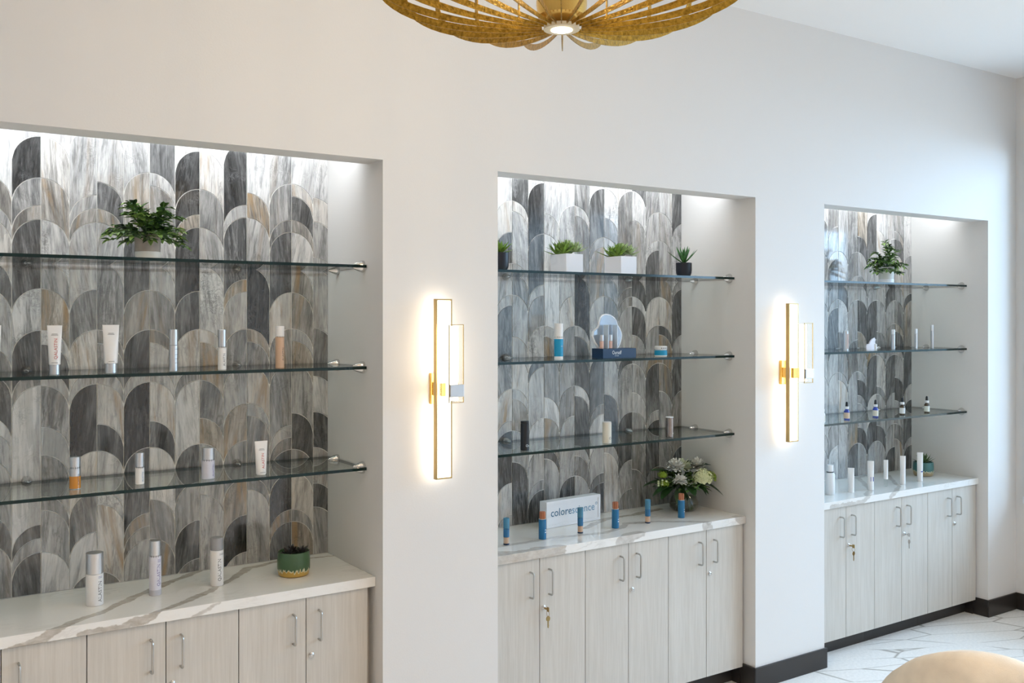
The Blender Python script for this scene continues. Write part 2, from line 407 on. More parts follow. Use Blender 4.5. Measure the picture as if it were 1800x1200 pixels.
# ---------------------------------------------------------------- room shell
ZT = 2.50; ZC = 3.44; ZR = 2.68; D = .537; LIP = .135; XR = 6.215
NICHES = [(.10, 1.672), (2.204, 3.766), (4.304, 5.89)]
bm = bmesh.new()
bx(bm, -3.6, XR+.15, 0, LIP, ZT, ZC)                             # header
for a, c in ((-3.6, .10), (1.672, 2.204), (3.766, 4.304), (5.89, XR+.15)): bx(bm, a, c, 0, .60, 0, ZT)
for a, c in ((-3.6, .10), (1.672, 2.204), (3.766, 4.304), (5.89, XR+.15)): bx(bm, a, c, LIP, .60, ZT, ZC)
for a, c in NICHES: bx(bm, a, c, LIP, .60, ZR, ZC)
struct('wall_back', bm, paint)
bm = bmesh.new()
WY0, WY1, WZ0, WZ1 = -3.4, -.10, .74, 2.97
bx(bm, XR, XR+.16, WY1, 0, 0, ZC); bx(bm, XR, XR+.16, -3.75, WY0, 0, ZC); bx(bm, XR, XR+.16, -6.6, -6.4, 0, ZC)
for y0, y1 in ((WY0, WY1), (-6.4, -3.75)): bx(bm, XR, XR+.16, y0, y1, 0, WZ0); bx(bm, XR, XR+.16, y0, y1, WZ1+.06, ZC)
struct('wall_right', bm, paint)
struct('wall_left', box(-3.75, -3.6, -6.6, .6, 0, ZC), paint)
struct('wall_front', box(-3.75, XR+.16, -6.75, -6.6, 0, ZC), paint)
struct('ceiling', box(-3.75, XR+.16, -6.75, .6, ZC, ZC+.1), ceilp)
struct('floor', box(-3.75, XR+.16, -6.75, .6, -.1, 0), carpet)
gb = struct('bounce_ground', box(XR+.16, XR+26, -24, 18, -.25, -.15), mat('bounce_grey', (.50, .51, .52), .9, noise_amt=.08, nscale=3))  # unseen ground slab added to bounce sunlight up onto the ceiling
# window on the right wall, then an unseen second one added for more daylight
for wn, (WA, WB) in enumerate(((WY0, WY1), (-6.4, -3.75))):
    bm = bmesh.new(); wm = (WA+WB)/2
    for y0, y1, z0, z1 in ((WA, WA+.05, WZ0, WZ1+.06), (WB-.05, WB, WZ0, WZ1+.06), (WA, WB, WZ0, WZ0+.05), (WA, WB, WZ1+.01, WZ1+.06), (wm-.025, wm+.025, WZ0, WZ1)):
        bx(bm, XR+.03, XR+.10, y0, y1, z0, z1)
    wf = struct('window_%d' % (wn+1), bm, wframe)
    for ya, yb in ((WA+.05, wm-.025), (wm+.025, WB-.05)):
        obj('pane', box(XR+.062, XR+.068, ya, yb, WZ0+.05, WZ1+.01), pane_m, wf)
    bm = bmesh.new()
    bx(bm, XR-.022, XR, WB, WB+.035, WZ0-.04, WZ1+.07); bx(bm, XR-.022, XR, WA-.035, WA, WZ0-.04, WZ1+.07)
    bx(bm, XR-.03, XR, WA-.04, WB+.04, WZ0-.045, WZ0)
    obj('casing', bm, wframe, wf)
rs = thing('roller_shade', 'rolled-up pale window shade with grey end bracket at the far right', 'window shade', (XR-.06, -1.75, 2.995))
bm = bmesh.new(); tube(bm, [(0, -1.62, 0), (0, 1.62, 0)], .03, 20); obj('roller', bm, shadefab, rs, smooth=True)
for s in (-1, 1):
    bm = bmesh.new(); bx(bm, -.035, .055, s*1.625-.003, s*1.625+.003, -.04, .05, bev=.002); obj('bracket', bm, nickel, rs)

# baseboards (top edge slightly chamfered)
def bb(bm, x0, x1, y0, y1):
    bx(bm, x0, x1, y0, y1, 0, .108, bev=.004)
bm = bmesh.new(); t = .012
for a, c in ((-3.6, .10), (1.672, 2.204), (3.766, 4.304), (5.89, XR)):
    bb(bm, a-(t if a > 0 else 0), c+(t if c < 6 else 0), -t, 0)
for x in (.10, 2.204, 4.304): pass
for x0, s in ((.10, 1), (1.672, -1), (2.204, 1), (3.766, -1), (4.304, 1), (5.89, -1)):
    bb(bm, min(x0, x0+s*t), max(x0, x0+s*t), 0, .092)
for x0, s in ((.10, 1), (1.672, -1), (2.204, 1), (3.766, -1), (4.304, 1), (5.89, -1)):
    bx(bm, min(x0, x0+s*t*1.5), max(x0, x0+s*t*1.5), .092, .144, 0, .0885)
struct('baseboard_back', bm, dark_base)
struct('baseboard_right', box(XR-t, XR, -6.6, -t, 0, .108, .004), dark_base)

# ---------------------------------------------------------------- mosaic walls
W_ = .0967; G = .0512
def parse(s):
    out = []
    for tk in s.split():
        out.append((int(tk[:-1]), tk[-1]))
    return out
def rand_col(r):
    k = -4; out = []; 
    while k < 33:
        out.append((k, r.choice('WLLLMMDDSTNK'))); k += r.choice((1, 2, 3, 3, 4, 5))
    return out
TILE_N = [0]
def half_column(parent, xc, side, w, rows, k0, smin, smax, zlo, zhi):
    """side -1: column left of the centre line xc, +1: right of it"""
    g = .0032
    rows = sorted(rows)
    for i, (k, tone) in enumerate(rows):
        zt = k0 - k*G - w; r = w-g
        zb = (k0 - rows[i+1][0]*G - w) if i+1 < len(rows) else None
        s0 = max(smin, g/2 if smin <= 0 else smin); s1 = min(smax, w-g/2)
        S = [s0 + (s1-s0)*(1-(1-j/9)**1.6) for j in range(10)]
        top = []; bot = []
        for s in S:
            z = zt + math.sqrt(max(0, r*r-s*s)); z = min(z, zhi)
            if zb is None: zz = zlo
            else: zz = zb + math.sqrt(max(0, w*w-s*s))
            zz = max(zz, zlo)
            top.append((s, z)); bot.append((s, zz))
        keep = [j for j in range(10) if top[j][1]-bot[j][1] > .0012]
        if len(keep) < 2: continue
        j0, j1 = keep[0], keep[-1]
        poly = bot[j0:j1+1] + top[j0:j1+1][::-1]
        cl = []
        for p in poly:
            if not cl or (abs(p[0]-cl[-1][0])+abs(p[1]-cl[-1][1])) > 1e-5: cl.append(p)
        if abs(cl[0][0]-cl[-1][0])+abs(cl[0][1]-cl[-1][1]) < 1e-5: cl.pop()
        cx_ = sum(p[0] for p in cl)/len(cl); cz_ = sum(p[1] for p in cl)/len(cl)
        pts = [(side*(p[0]-cx_), p[1]-cz_) for p in cl]
        if side < 0: pts = pts[::-1]
        bm = bmesh.new()
        dy = (TILE_N[0]*7 % 5)*.00012
        a = [bm.verts.new((x, 0, z)) for x, z in pts]
        bm.faces.new(a)
        b_ = [bm.verts.new((x, .006, z)) for x, z in pts]
        n = len(pts)
        for j in range(n): bm.faces.new((a[(j+1) % n], a[j], b_[j], b_[(j+1) % n]))
        o = obj('tile', bm, TONE[tone], parent, (xc+side*cx_, D-.0005-dy, cz_))
        TILE_N[0] += 1
ZLO = .870; ZHI = 2.676
def mosaic(name, x0, x1, centres, w, k0, data):
    p = struct(name, box(x0, x1, D+.0022, .60, .80, ZR), grout)
    r = random.Random(len(name)*13)
    for ci, xc in enumerate(centres):
        for side in (-1, 1):
            a = xc-w if side < 0 else xc; c = a+w
            lo = max(a, x0+.001); hi = min(c, x1-.001)
            if hi-lo < .01: continue
            if side < 0: smin, smax = xc-hi, xc-lo
            else: smin, smax = lo-xc, hi-xc
            rows = data.get((ci, side))
            rows = parse(rows) if rows else rand_col(r)
            half_column(p, xc, side, w, rows, k0, smin, smax, ZLO, ZHI)
    return p
c1 = .5411
N1 = {(1, 1): "-4W 3N 5L 6T 9D 11L 15M 17D 20W 21L 23L 27D 29L",
 (2, -1): "-4W 0K 3M 5N 6D 11S 14D 17M 18W 28D 29L 30D", (2, 1): "-4W 0T 3N 6S 9M 11B 14S 15D 17L 18M 21L 23M 26M 27L 30W",
 (3, -1): "-4W -1L 4L 5N 6L 11M 14T 17L 18K 23T 26M 29W 32M", (3, 1): "-4W -1L 3D 5N 6L 9M 14M 15M 17L 18T 21D 23W 26S 27T 32N",
 (4, -1): "-4W -1L 2N 6D 11N 14D 17L 18K 23D 28N 29N 30L", (4, 1): "-4D 2L 3M 6L 9L 11M 14N 15L 17L 18T 21D 23W 27M 30N",
 (5, -1): "-4T 0K 3K 5B 6K 11D 14T 17M 18W 23D 26L 29D 32M", (5, 1): "-4W 0T 3M 6L 9S 14T 15B 18M 21B 23L 27L",
 (6, -1): "-4W -1K 4L 5D 10B 11L 14M 17L 20B 23M 26B 29K 32L", (6, 1): "-4W 3B 5L 9K 14B 15M 17T 20L 21M 26M 27L",
 (7, -1): "-4W -1L 2M 5M 6D 11T 14N 17M 22L 23M 24D 26K 29N 30D", (7, 1): "-4W 2T 3D 5N 6W 9N 11N 14L 15B 17L 21D 24L 26T 29L 30B",
 (8, -1): "-4W 3T 5L 8L 9L 14M 18W 21D 24L 27D 29L"}
# the offcut column at the right end of the first niche still belongs to right-hand arcs
mo1 = mosaic('wall_niche_left', .10, 1.6055, [c1+2*W_*(i-2) for i in range(8)], W_, 2.5585, N1)
half_column(mo1, c1+2*W_*5+W_, 1, W_, parse("-4W 3T 5L 8L 9L 14M 18W 21D 24L 27D 29L"), 2.5585, 0.0, 1.671-(c1+11*W_), ZLO, ZHI)
mo1.data.transform(Matrix.Identity(4))
for v in mo1.data.vertices:
    if v.co.x > 1.6: v.co.x = 1.672
c2 = 2.635
N2 = {(2, -1): "-4W 2T 5D 8L 11L 12D 17M 20T 23L 24D 29T 32L", (2, 1): "-4D 2T 3L 8L 9M 11L 15L 17T 20L 21N 24L 27D",
 (3, -1): "-4W 0K 5D 10L 11M 14S 17D 18L 23W 26L 29L 30D", (3, 1): "-4W 3L 5W 14L 15N 17M 21W 23N 26D 27L",
 (4, -1): "-4W 2L 11T 14M 17L 20M 23L 29D", (4, 1): "-4M 2L 3M 9K 14L 15D 17D 20W 21D 26L 27M 29L",
 (5, -1): "-4W 0D 5M 6N 11L 17D 22M 23W 26L 29M 30D", (5, 1): "-4W 0S 3M 5L 9M 11M 17L 21K 26L 27T",
 (6, -1): "-4T 0M 10M 11M 12L 17D 18L 23D 28L 31M", (6, 1): "-4D 0W 3L 9D 11W 12D 15L 18L 21W 23L 26M 29M",
 (7, -1): "-4M 2L 5S 6D 11T 14L 17B 18D 23L 24D 29M", (7, 1): "-4L 2L 5L 9N 11T 14D 15N 18N 21L 26L 29M",
 (8, -1): "-4D 3S 9M 10D 15L 17D 21N 27D 29M"}
mosaic('wall_niche_middle', 2.204, 3.766, [c2+2*.0965*(i-2) for i in range(9)], .0965, 2.564, N2)
c3 = 5.118
N3 = {(3, 1): "-4W 1M 5L 11L 15L 20L 27M 29L",
 (4, -1): "-4M 2M 5L 6D 9M 11L 12D 17L 20L 26M 29W", (4, 1): "-4L 5L 9D 11S 15M 17M 20L 21T 26L",
 (5, -1): "-4M 5M 8L 11L 16M 20L 26N 29D", (5, 1): "-4B 3D 5L 8M 9L 11D 15B 17L 20L 21D 23M 24L 27D 29L",
 (6, -1): "-4W 0D 5L 9L 11D 16L 17B 18D 23T 26D 29L", (6, 1): "-4W 2T 5L 9L 11L 15M 17L 18T 22M 23L 27D 29L",
 (7, -1): "-4L 3L 9D 11L 14M 17L 18D 23L 27L 30D", (7, 1): "-4M 2L 3D 5T 9L 11M 14B 15D 17T 18L 21D 24L 27M 29T",
 (8, -1): "-4W 5L 10D 11N 17D 22L 24D 29L 30D"}
mosaic('wall_niche_right', 4.304, 5.89, [c3+2*.0976*(i-4) for i in range(9)], .0976, 2.567, N3)

# LED channels hidden behind the lips
for nm, (a, c) in zip(('left', 'middle', 'right'), NICHES):
    t_ = thing('led_strip', 'slim white light strip behind the top lip of the %s niche' % nm, 'light strip', ((a+c)/2, LIP+.052, 2.664))
    h = (c-a)/2-.02
    obj('channel', box(-h, h, 0, .012, 0, .012), silver, t_)
    obj('diffuser', box(-h, h, .002, .010, .012, .0145), ledm, t_)

# ---------------------------------------------------------------- base cabinets and worktops
CABY = .095; Z0 = .09; Z1 = .829
def pull(parent, x, z0, z1):
    r = .0042; y = CABY-.018; yo = y-.030
    pts = [(x, y+.001, z0), (x, yo+.010, z0)]
    for j in range(5):
        a = j/4*PI/2; pts.append((x, yo+.010-.010*math.sin(a), z0+.010-.010*math.cos(a)))
    for j in range(5):
        a = j/4*PI/2; pts.append((x, yo+.010-.010*math.cos(a), z1-.010+.010*math.sin(a)))
    pts.append((x, y+.001, z1))
    bm = bmesh.new(); tube(bm, pts, r, 8); return obj('handle', bm, handlem, parent, smooth=True)
def add_lock(parent, x, z):
    bm = bmesh.new(); y = CABY-.018
    ring = [( .011, 0), (.011, .003), (.0085, .0045), (.0085, .009), (.007, .010)]
    lathe(bm, ring, 16)
    bmesh.ops.rotate(bm, verts=bm.verts, cent=(0, 0, 0), matrix=Matrix.Rotation(PI/2, 3, 'X'))
    bmesh.ops.translate(bm, verts=bm.verts, vec=(x, y, z))
    o = obj('lock', bm, chrome, parent, smooth=True)
    return o
def add_key(parent, x, z, m):
    bm = bmesh.new(); y = CABY-.045
    # inserted key: short blade and bow, then a spare key hanging from a ring
    bx(bm, x-.0015, x+.0015, y, CABY-.026, z-.004, z+.004)
    bx(bm, x-.0012, x+.0012, y-.016, y, z-.010, z+.010, bev=.001)
    n = 16
    pts = [(x, y-.008+.010*math.sin(2*PI*i/n), z-.018+.012*math.cos(2*PI*i/n)) for i in range(n+1)]
    tube(bm, pts, .0008, 5)
    prism(bm, [(x+.012*math.cos(a)*.9, z-.040+.012*math.sin(a)) for a in [2*PI*i/14 for i in range(14)]], y-.010, y-.008)
    prism(bm, [(x-.003, z-.050), (x-.003, z-.078), (x, z-.082), (x+.003, z-.078), (x+.003, z-.072), (x+.0045, z-.069), (x+.003, z-.066), (x+.003, z-.050)], y-.010, y-.008)
    return obj('key', bm, m, parent)
def cabinet(x0, x1, mid, label, locks, key=None, endgap=0):
    t_ = thing('base_cabinet', label, 'cabinet', (0, 0, 0), 0, None)
    bm = bmesh.new(); bx(bm, x0+.001, x1-.001, CABY+.002, D-.004, Z0, Z1)
    obj('carcass', bm, wood, t_)
    obj('toe_kick', box(x0+.0005, x1-.0005, CABY+.050, D-.01, 0.001, Z0), dark_base, t_)
    for i, (a, c) in enumerate(((x0, mid), (mid, x1))):
        d = obj('door', box(a+.0016, c-.0016, CABY-.018, CABY, Z0+.002, Z1-.003, .0008), wood, t_)
        hx = c-.052 if i == 0 else a+.050
        pull(d, hx, .662, .772)
        if i == 1 and locks: 
            add_lock(d, a+.020, .606)
            if key: 
                add_key(d, a+.020, .606, key)
        if i == 1 and not locks: pass
    return t_
c_ = cabinet
c_(.104, .617, .362, 'pale wood-grain base cabinet at the far left edge under the gold-veined worktop', True)
c_(.617, 1.131, .874, 'pale wood-grain two-door cabinet in the middle of the left niche', True)
c_(1.131, 1.645, 1.389, 'pale wood-grain two-door cabinet at the right end of the left niche', True)
c_(2.208, 2.7295, 2.474, 'pale wood-grain cabinet with a brass key in its lock, middle niche', True, keybrass)
c_(2.7295, 3.2404, 2.987, 'central pale wood-grain cabinet of the middle niche, plain lock without key', True)
c_(3.2404, 3.758, 3.4958, 'pale wood-grain cabinet under the flower vase, right end of the middle niche', True)
c_(4.330, 4.8463, 4.5887, 'pale cabinet with a brass key, nearest the glowing sconce in the right niche', True, keybrass)
c_(4.8463, 5.3653, 5.104, 'central pale cabinet of the right niche with a silver key in its lock', True, chrome)
c_(5.3653, 5.884, 5.6223, 'pale cabinet at the far right end, next to the dark corner baseboard', True)
struct('trim_1', box(1.646, 1.672, CABY+.03, D, 0.108, Z1), wood)
struct('trim_2', box(4.304, 4.329, CABY+.005, D, 0.108, Z1), wood)
tg = None
for nm, (a, c), mm in (('left', NICHES[0], cm1), ('middle', NICHES[1], cm2), ('right', NICHES[2], cm3)):
    lab = {'left': 'white quartz worktop crossed by bold gold-brown diagonal veins in the left niche',
           'middle': 'white quartz worktop with looping grey-brown veins under the brand sign',
           'right': 'white quartz worktop with soft grey veins at the far right'}[nm]
    o = obj('countertop', box(a+.001, c-.001, .063, D-.002, .830, .868, .0015), mm); tag(o, lab, 'countertop')

# ---------------------------------------------------------------- glass shelves with chrome cone brackets
SH = [2.098, 1.692, 1.288]
def bracket(parent, x, y, z, d):          # d: direction out of the wall
    bm = bmesh.new(); n = 18
    # teardrop: round base on the wall tapering to a tip, slotted for the glass
    prof = [(.0185, 0), (.0190, .004), (.0175, .012), (.0125, .026), (.0065, .040), (.0015, .047)]
    dv = Vector(d); side = dv.cross(Vector((0, 0, 1)))
    for sgn in (1, -1):
        rings = []
        for r, l in prof:
            ring = []
            for j in range(10):
                a = PI*j/9
                ring.append(bm.verts.new(Vector((x, y, z-.005)) + dv*l + side*(r*math.cos(a)) + Vector((0, 0, sgn*(.0056 + r*math.sin(a))))))
            rings.append(ring)
        for a_, b_ in zip(rings, rings[1:]):
            for j in range(9): bm.faces.new((a_[j], a_[j+1], b_[j+1], b_[j]))
            bm.faces.new((a_[0], b_[0], b_[-1], a_[-1]))
        bm.faces.new(rings[-1]); bm.faces.new(rings[0][::-1])
    bmesh.ops.recalc_face_normals(bm, faces=bm.faces)
    return obj('bracket', bm, chrome, parent, smooth=True)
def shelf(a, c, z, label):
    t_ = thing('glass_shelf', label, 'shelf', ((a+c)/2, .14, z-.010))
    hx = (c-a)/2-.003; bm = bmesh.new(); bx(bm, -hx, hx, 0, D-.14-.012, -.0015, .010)
    bm.normal_update()
    for f in bm.faces: f.material_index = 0 if abs(f.normal.z) > .5 else 1
    obj('pane', bm, [shelf_face, shelf_edge], t_)
    w_ = c-a
    for fx in (.25, .745): bracket(t_, -w_/2+w_*fx, D-.14-.001, .010, (0, -1, 0))
    for yy in (.035, .285):
        bracket(t_, w_/2-.0005, yy, .010, (-1, 0, 0)); bracket(t_, -w_/2+.0005, yy, .010, (1, 0, 0))
pos = ['uppermost', 'middle', 'lowest']
what = {('left', 0): 'uppermost glass shelf of the left niche, holding the leafy potted plant', ('left', 1): 'middle glass shelf of the left niche, holding two white tubes and slim bottles',
 ('left', 2): 'lowest glass shelf of the left niche, above the gold-veined worktop', ('middle', 0): 'uppermost glass shelf of the middle niche, holding four small succulent pots',
 ('middle', 1): 'glass shelf carrying the navy display box in the middle niche', ('middle', 2): 'lowest glass shelf of the middle niche, above the sign and flowers',
 ('right', 0): 'uppermost glass shelf of the right niche under the small leafy plant', ('right', 1): 'glass shelf holding slim silver tubes in the right niche',
 ('right', 2): 'glass shelf holding the dropper bottles in the right niche'}
for nm, (a, c) in zip(('left', 'middle', 'right'), NICHES):
    for i, z in enumerate(SH): shelf(a, c, z, what[(nm, i)])

# ---------------------------------------------------------------- wall sconces
def frame_rect(bm, x0, x1, z0, z1, y0, y1, tk):
    bx(bm, x0, x0+tk, y0, y1, z0, z1); bx(bm, x1-tk, x1, y0, y1, z0, z1)
    bx(bm, x0+tk, x1-tk, y0, y1, z1-tk, z1); bx(bm, x0+tk, x1-tk, y0, y1, z0, z0+tk)
def sconce(x, label):
    t_ = thing('wall_sconce', label, 'wall lamp', (x, 0, 1.604))
    obj('backplate', box(-.028, .028, -.018, 0, -.062, .062, .002), brass, t_)
    obj('arm', box(-.024, .024, -.092, -.018, -.026, .026, .0015), brass, t_)
    zt, zb = .357, -.355
    bm = bmesh.new(); frame_rect(bm, -.036, .036, zb, zt, -.072, -.050, .0055); obj('tall_frame', bm, brass_soft, t_)
    obj('tall_light', box(-.0295, .0295, -.0705, -.052, zb+.0065, zt-.0065), glow, t_)
    # short crystal box standing off in front
    obj('short_light', box(-.026, .026, -.133, -.129, -.041, .250), glow_short, t_)
    bm = bmesh.new(); bx(bm, -.030, .030, -.165, -.094, -.045, .254, bev=.0015); obj('crystal_block', bm, crystal, t_)
    bm = bmesh.new()
    for sx_ in (-.0315, .0315):
        bx(bm, sx_-.0014, sx_+.0014, -.1675, -.164, -.046, .2555)
    bx(bm, -.033, .033, -.1675, -.164, .2545, .2570); bx(bm, -.033, .033, -.1675, -.164, -.0475, -.0450)
    obj('edge_trim', bm, brass_soft, t_)
    obj('front_clamp', box(-.031, .031, -.174, -.166, -.024, .024, .002), silver, t_)
    return t_
sconce(1.905, 'brass wall sconce on the pier between left and middle niches')
sconce(3.972, 'brass wall sconce on the pier between middle and right niches')

# ---------------------------------------------------------------- chandelier
ch = thing('chandelier', 'gold ribbed bowl chandelier of curved hammered bands hanging from the ceiling', 'chandelier', (1.50, -1.39, 2.635))
R, H = .53, .19
NR = 24
def rib(k):
    # a flat fin standing in its own radial plane: out along the bowl, up the side, back over the top
    a = 2*PI*k/NR + math.radians(52.9); ca, sa = math.cos(a), math.sin(a); bm = bmesh.new(); rows = []
    pts = []
    for i in range(17):
        t = .10 + (PI/2-.10)*i/16; pts.append((R*math.sin(t), H - H*math.cos(t)))
    for i in range(1, 4): pts.append((R, H + .14*i/4))
    for i in range(17):
        t = PI/2 + (PI/2-.10)*i/16; pts.append((R*math.sin(t), H + .14 - H*.8*math.cos(t)))
    for i, (r, z) in enumerate(pts):
        p0, p1 = pts[max(0, i-1)], pts[min(len(pts)-1, i+1)]
        dr, dz = p1[0]-p0[0], p1[1]-p0[1]; L = math.hypot(dr, dz); nr, nz = -dz/L, dr/L
        wd = .0030 + .0062*min(1, r/R*1.6); th = .0014; row = []
        for s, tt in ((-1, -1), (1, -1), (1, 1), (-1, 1)):
            rr = r + nr*wd*s; zz = z + nz*wd*s
            row.append(bm.verts.new((rr*ca - th*tt*sa, rr*sa + th*tt*ca, zz)))
        rows.append(row)
    for p, q_ in zip(rows, rows[1:]):
        for j in range(4): bm.faces.new((p[j], p[(j+1) % 4], q_[(j+1) % 4], q_[j]))
    bm.faces.new(rows[0][::-1]); bm.faces.new(rows[-1])
    bmesh.ops.recalc_face_normals(bm, faces=bm.faces)
    return obj('rib', bm, gold, ch)
for k in range(NR): rib(k)
obj('hub', lat([(.030, .010), (.062, .030), (.066, .060), (.066, .070), (.02, .075)], n=32), brass, ch, smooth=True)
obj('hub_disc', lat([(.047, -.004), (.047, .006), (.030, .010)], n=32), mat('hub_ivory', (.75, .66, .48), .4), ch, smooth=True)
obj('bulb_lens', lat([(.028, -.0055), (.028, -.0035)], n=24), lampglow, ch)
obj('upper_hub', lat([(.07, H*1.8+.11), (.07, H*1.8+.15), (.02, H*1.8+.16)], n=24), brass, ch, smooth=True)
bm = bmesh.new(); tube(bm, [(0, 0, .07), (0, 0, 3.44-2.635-.02)], .0085, 12); obj('rod', bm, brass_soft, ch, smooth=True)
obj('canopy', lat([(.07, 3.44-2.635-.03), (.075, 3.44-2.635-.004), (.075, 3.44-2.635-.001)], n=28), brass, ch, smooth=True)
lt = bpy.data.lights.new('chandelier_lamp', 'POINT'); lt.energy = 38; lt.color = (1, .80, .55); lt.shadow_soft_size = .03
lo = bpy.data.objects.new('chandelier_lamp', lt); C.objects.link(lo); lo.location = (1.50, -1.39, 2.635+.16)

# ---------------------------------------------------------------- tub chair
chs = thing('tub_chair', 'rounded cream upholstered tub chair in the bottom right corner', 'chair', (3.20, -1.53, 0), math.radians(121))
bm = bmesh.new(); n = 44; prof = []
ro, ri, ztop = .37, .235, .825
sec = [(ro-.03, .16), (ro-.005, .22), (ro, .45), (ro, ztop-.10), (ro-.010, ztop-.05), (ro-.032, ztop-.015), (ro-.06, ztop), (ri+.035, ztop-.004), (ri+.010, ztop-.03), (ri, ztop-.09), (ri, .40), (ri, .16)]
rows = []
for i in range(n+1):
    a = math.radians(-150) + math.radians(300)*i/n
    th_ = abs(math.degrees(a)); ds = min(.30, .15*(th_/60)**2.1); ds = ds - .04*max(0, (th_-70)/80)*0
    rows.append([bm.verts.new((r*math.sin(a), r*math.cos(a), .16+(z-.16)*(ztop-ds-.16)/(ztop-.16))) for r, z in sec])
for p, q_ in zip(rows, rows[1:]):
    for j in range(len(sec)-1): bm.faces.new((p[j], p[j+1], q_[j+1], q_[j]))
    bm.faces.new((p[-1], p[0], q_[0], q_[-1]))
bm.faces.new(rows[0]); bm.faces.new(rows[-1][::-1]); bmesh.ops.recalc_face_normals(bm, faces=bm.faces)
# open side of the shell faces away from the camera's corner
obj('shell', bm, fabric, chs, smooth=True)
obj('seat_cushion', lat([(.19, .30), (.215, .32), (.22, .36), (.22, .43), (.21, .455), (.20, .465), (.08, .47)], n=36), fabric, chs, smooth=True)
obj('seat_base', lat([(.30, .14), (.31, .17), (.25, .30)], n=36), fabric, chs, smooth=True)
for k in range(4):
    a = PI/4+k*PI/2; bm = bmesh.new(); tube(bm, [(.24*math.cos(a), .24*math.sin(a), .15), (.27*math.cos(a), .27*math.sin(a), 0)], [.017, .010], 12)
    obj('leg', bm, walnut, chs, smooth=True)

# ---------------------------------------------------------------- skincare products
def cyl_prof(r, z0, z1, b_=.0012): return [(r-b_, z0), (r, z0+b_), (r, z1-b_), (r-b_, z1)]
def bottle(label, x, y, z, h, r, split, body, capm, text=None, tmat=print_dark, tang=-70, ts=.012, cat='bottle', base=None, notches=True, extra=None, capr=None, grp=None, tz=None):
    t_ = thing('serum_bottle', label, cat, (x, y, z), 0, grp)
    zc = h*split
    obj('body', lat(cyl_prof(r, 0.0, zc)), body, t_, smooth=True)
    obj('cap', lat(cyl_prof(capr or r*.985, zc+.0005, h)), capm, t_, smooth=True)
    if base: obj('base_ring', lat(cyl_prof(r*1.01, -.0+.0003, base[0])), base[1], t_, smooth=True)
    if notches:
        bm = bmesh.new()
        for q_ in range(6):
            a = math.radians(-140+q_*22); ca, sa = math.cos(a), math.sin(a); rr = r+.0003
            for zz0 in (zc-.001,):
                v = [bm.verts.new(((rr)*math.cos(a+s*.03), rr*math.sin(a+s*.03), zz)) for s, zz in ((-1, zz0-.003), (1, zz0-.003), (1, zz0+.005), (-1, zz0+.005))]
                bm.faces.new(v)
        obj('notch_marks', bm, print_dark, t_)
    if text: lettering(text, ts, tmat, t_, tz or zc*.45, r, tang, True)
    if extra: extra(t_, r, zc)
    return t_
def smallprint(m, zs, ang, wid=.9, th=.0011):
    def f(t_, r, zc):
        for zz in zs:
            a0 = math.radians(ang); N = 6; bm = bmesh.new(); R_ = r+.0004
            lo_ = [bm.verts.new((R_*math.cos(a0-wid/2+wid*j/N), R_*math.sin(a0-wid/2+wid*j/N), zz)) for j in range(N+1)]
            up_ = [bm.verts.new((v.co.x, v.co.y, zz+th)) for v in lo_]
            for j in range(N): bm.faces.new((lo_[j], lo_[j+1], up_[j+1], up_[j]))
            obj('small_print', bm, m, t_)
    return f
def squeeze(label, x, y, z, h, wtop, r, text, tmat, caph=.035, capm=silver, rz=0, ts=.016, tz=None, body=white_pl):
    t_ = thing('cream_tube', label, 'tube', (x, y, z), rz)
    obj('cap', lat(cyl_prof(r*.92, 0, caph)), capm, t_, smooth=True)
    bm = bmesh.new(); n = 28; rings = []; N = 9
    for i in range(N):
        f = i/(N-1); zz = caph + (h-.008-caph)*f; ww = r + (wtop/2-r)*f; dd = r*(1-f)**.8 + .0012
        rings.append([bm.verts.new((ww*math.cos(2*PI*j/n), dd*math.sin(2*PI*j/n), zz)) for j in range(n)])
    rings.append([bm.verts.new((wtop/2*1.02*math.cos(2*PI*j/n), .0012*math.sin(2*PI*j/n), h)) for j in range(n)])
    for a_, b_ in zip(rings, rings[1:]):
        for j in range(n): bm.faces.new((a_[j], a_[(j+1) % n], b_[(j+1) % n], b_[j]))
    bm.faces.new(rings[0][::-1]); bm.faces.new(rings[-1])
    obj('body', bm, body, t_, smooth=True)
    if text:
        vs_, fs = text_mesh(text, ts); bm = bmesh.new(); out = []
        zc = tz or caph+(h-caph)*.40
        for px, py, _ in vs_:
            px, py = -py, px
            zz = zc+py; f = (zz-caph)/(h-.008-caph); ww = r+(wtop/2-r)*f; dd = r*(1-f)**.8+.0012; X = px+.004
            out.append(bm.verts.new((X, -dd*math.sqrt(max(0, 1-(X/ww)**2))-.0007, zz)))
        for f in fs:
            try: bm.faces.new([out[i] for i in f])
            except ValueError: pass
        obj('lettering', bm, tmat, t_)
    for zz, w2 in ((h-.030, .009), (h-.034, .011), (caph+.006, .010)):
        f = (zz-caph)/(h-.008-caph); dd = r*(1-f)**.8+.0012+.0008; bm = bmesh.new()
        bm.faces.new([bm.verts.new(v) for v in ((-w2, -dd, zz), (w2, -dd, zz), (w2, -dd, zz+.0012), (-w2, -dd, zz+.0012))])
        obj('small_print', bm, print_dark, t_)
    return t_
S1, S2, S3, CT = 2.0985, 1.6925, 1.2885, .8685
LG = 'ALASTIN'
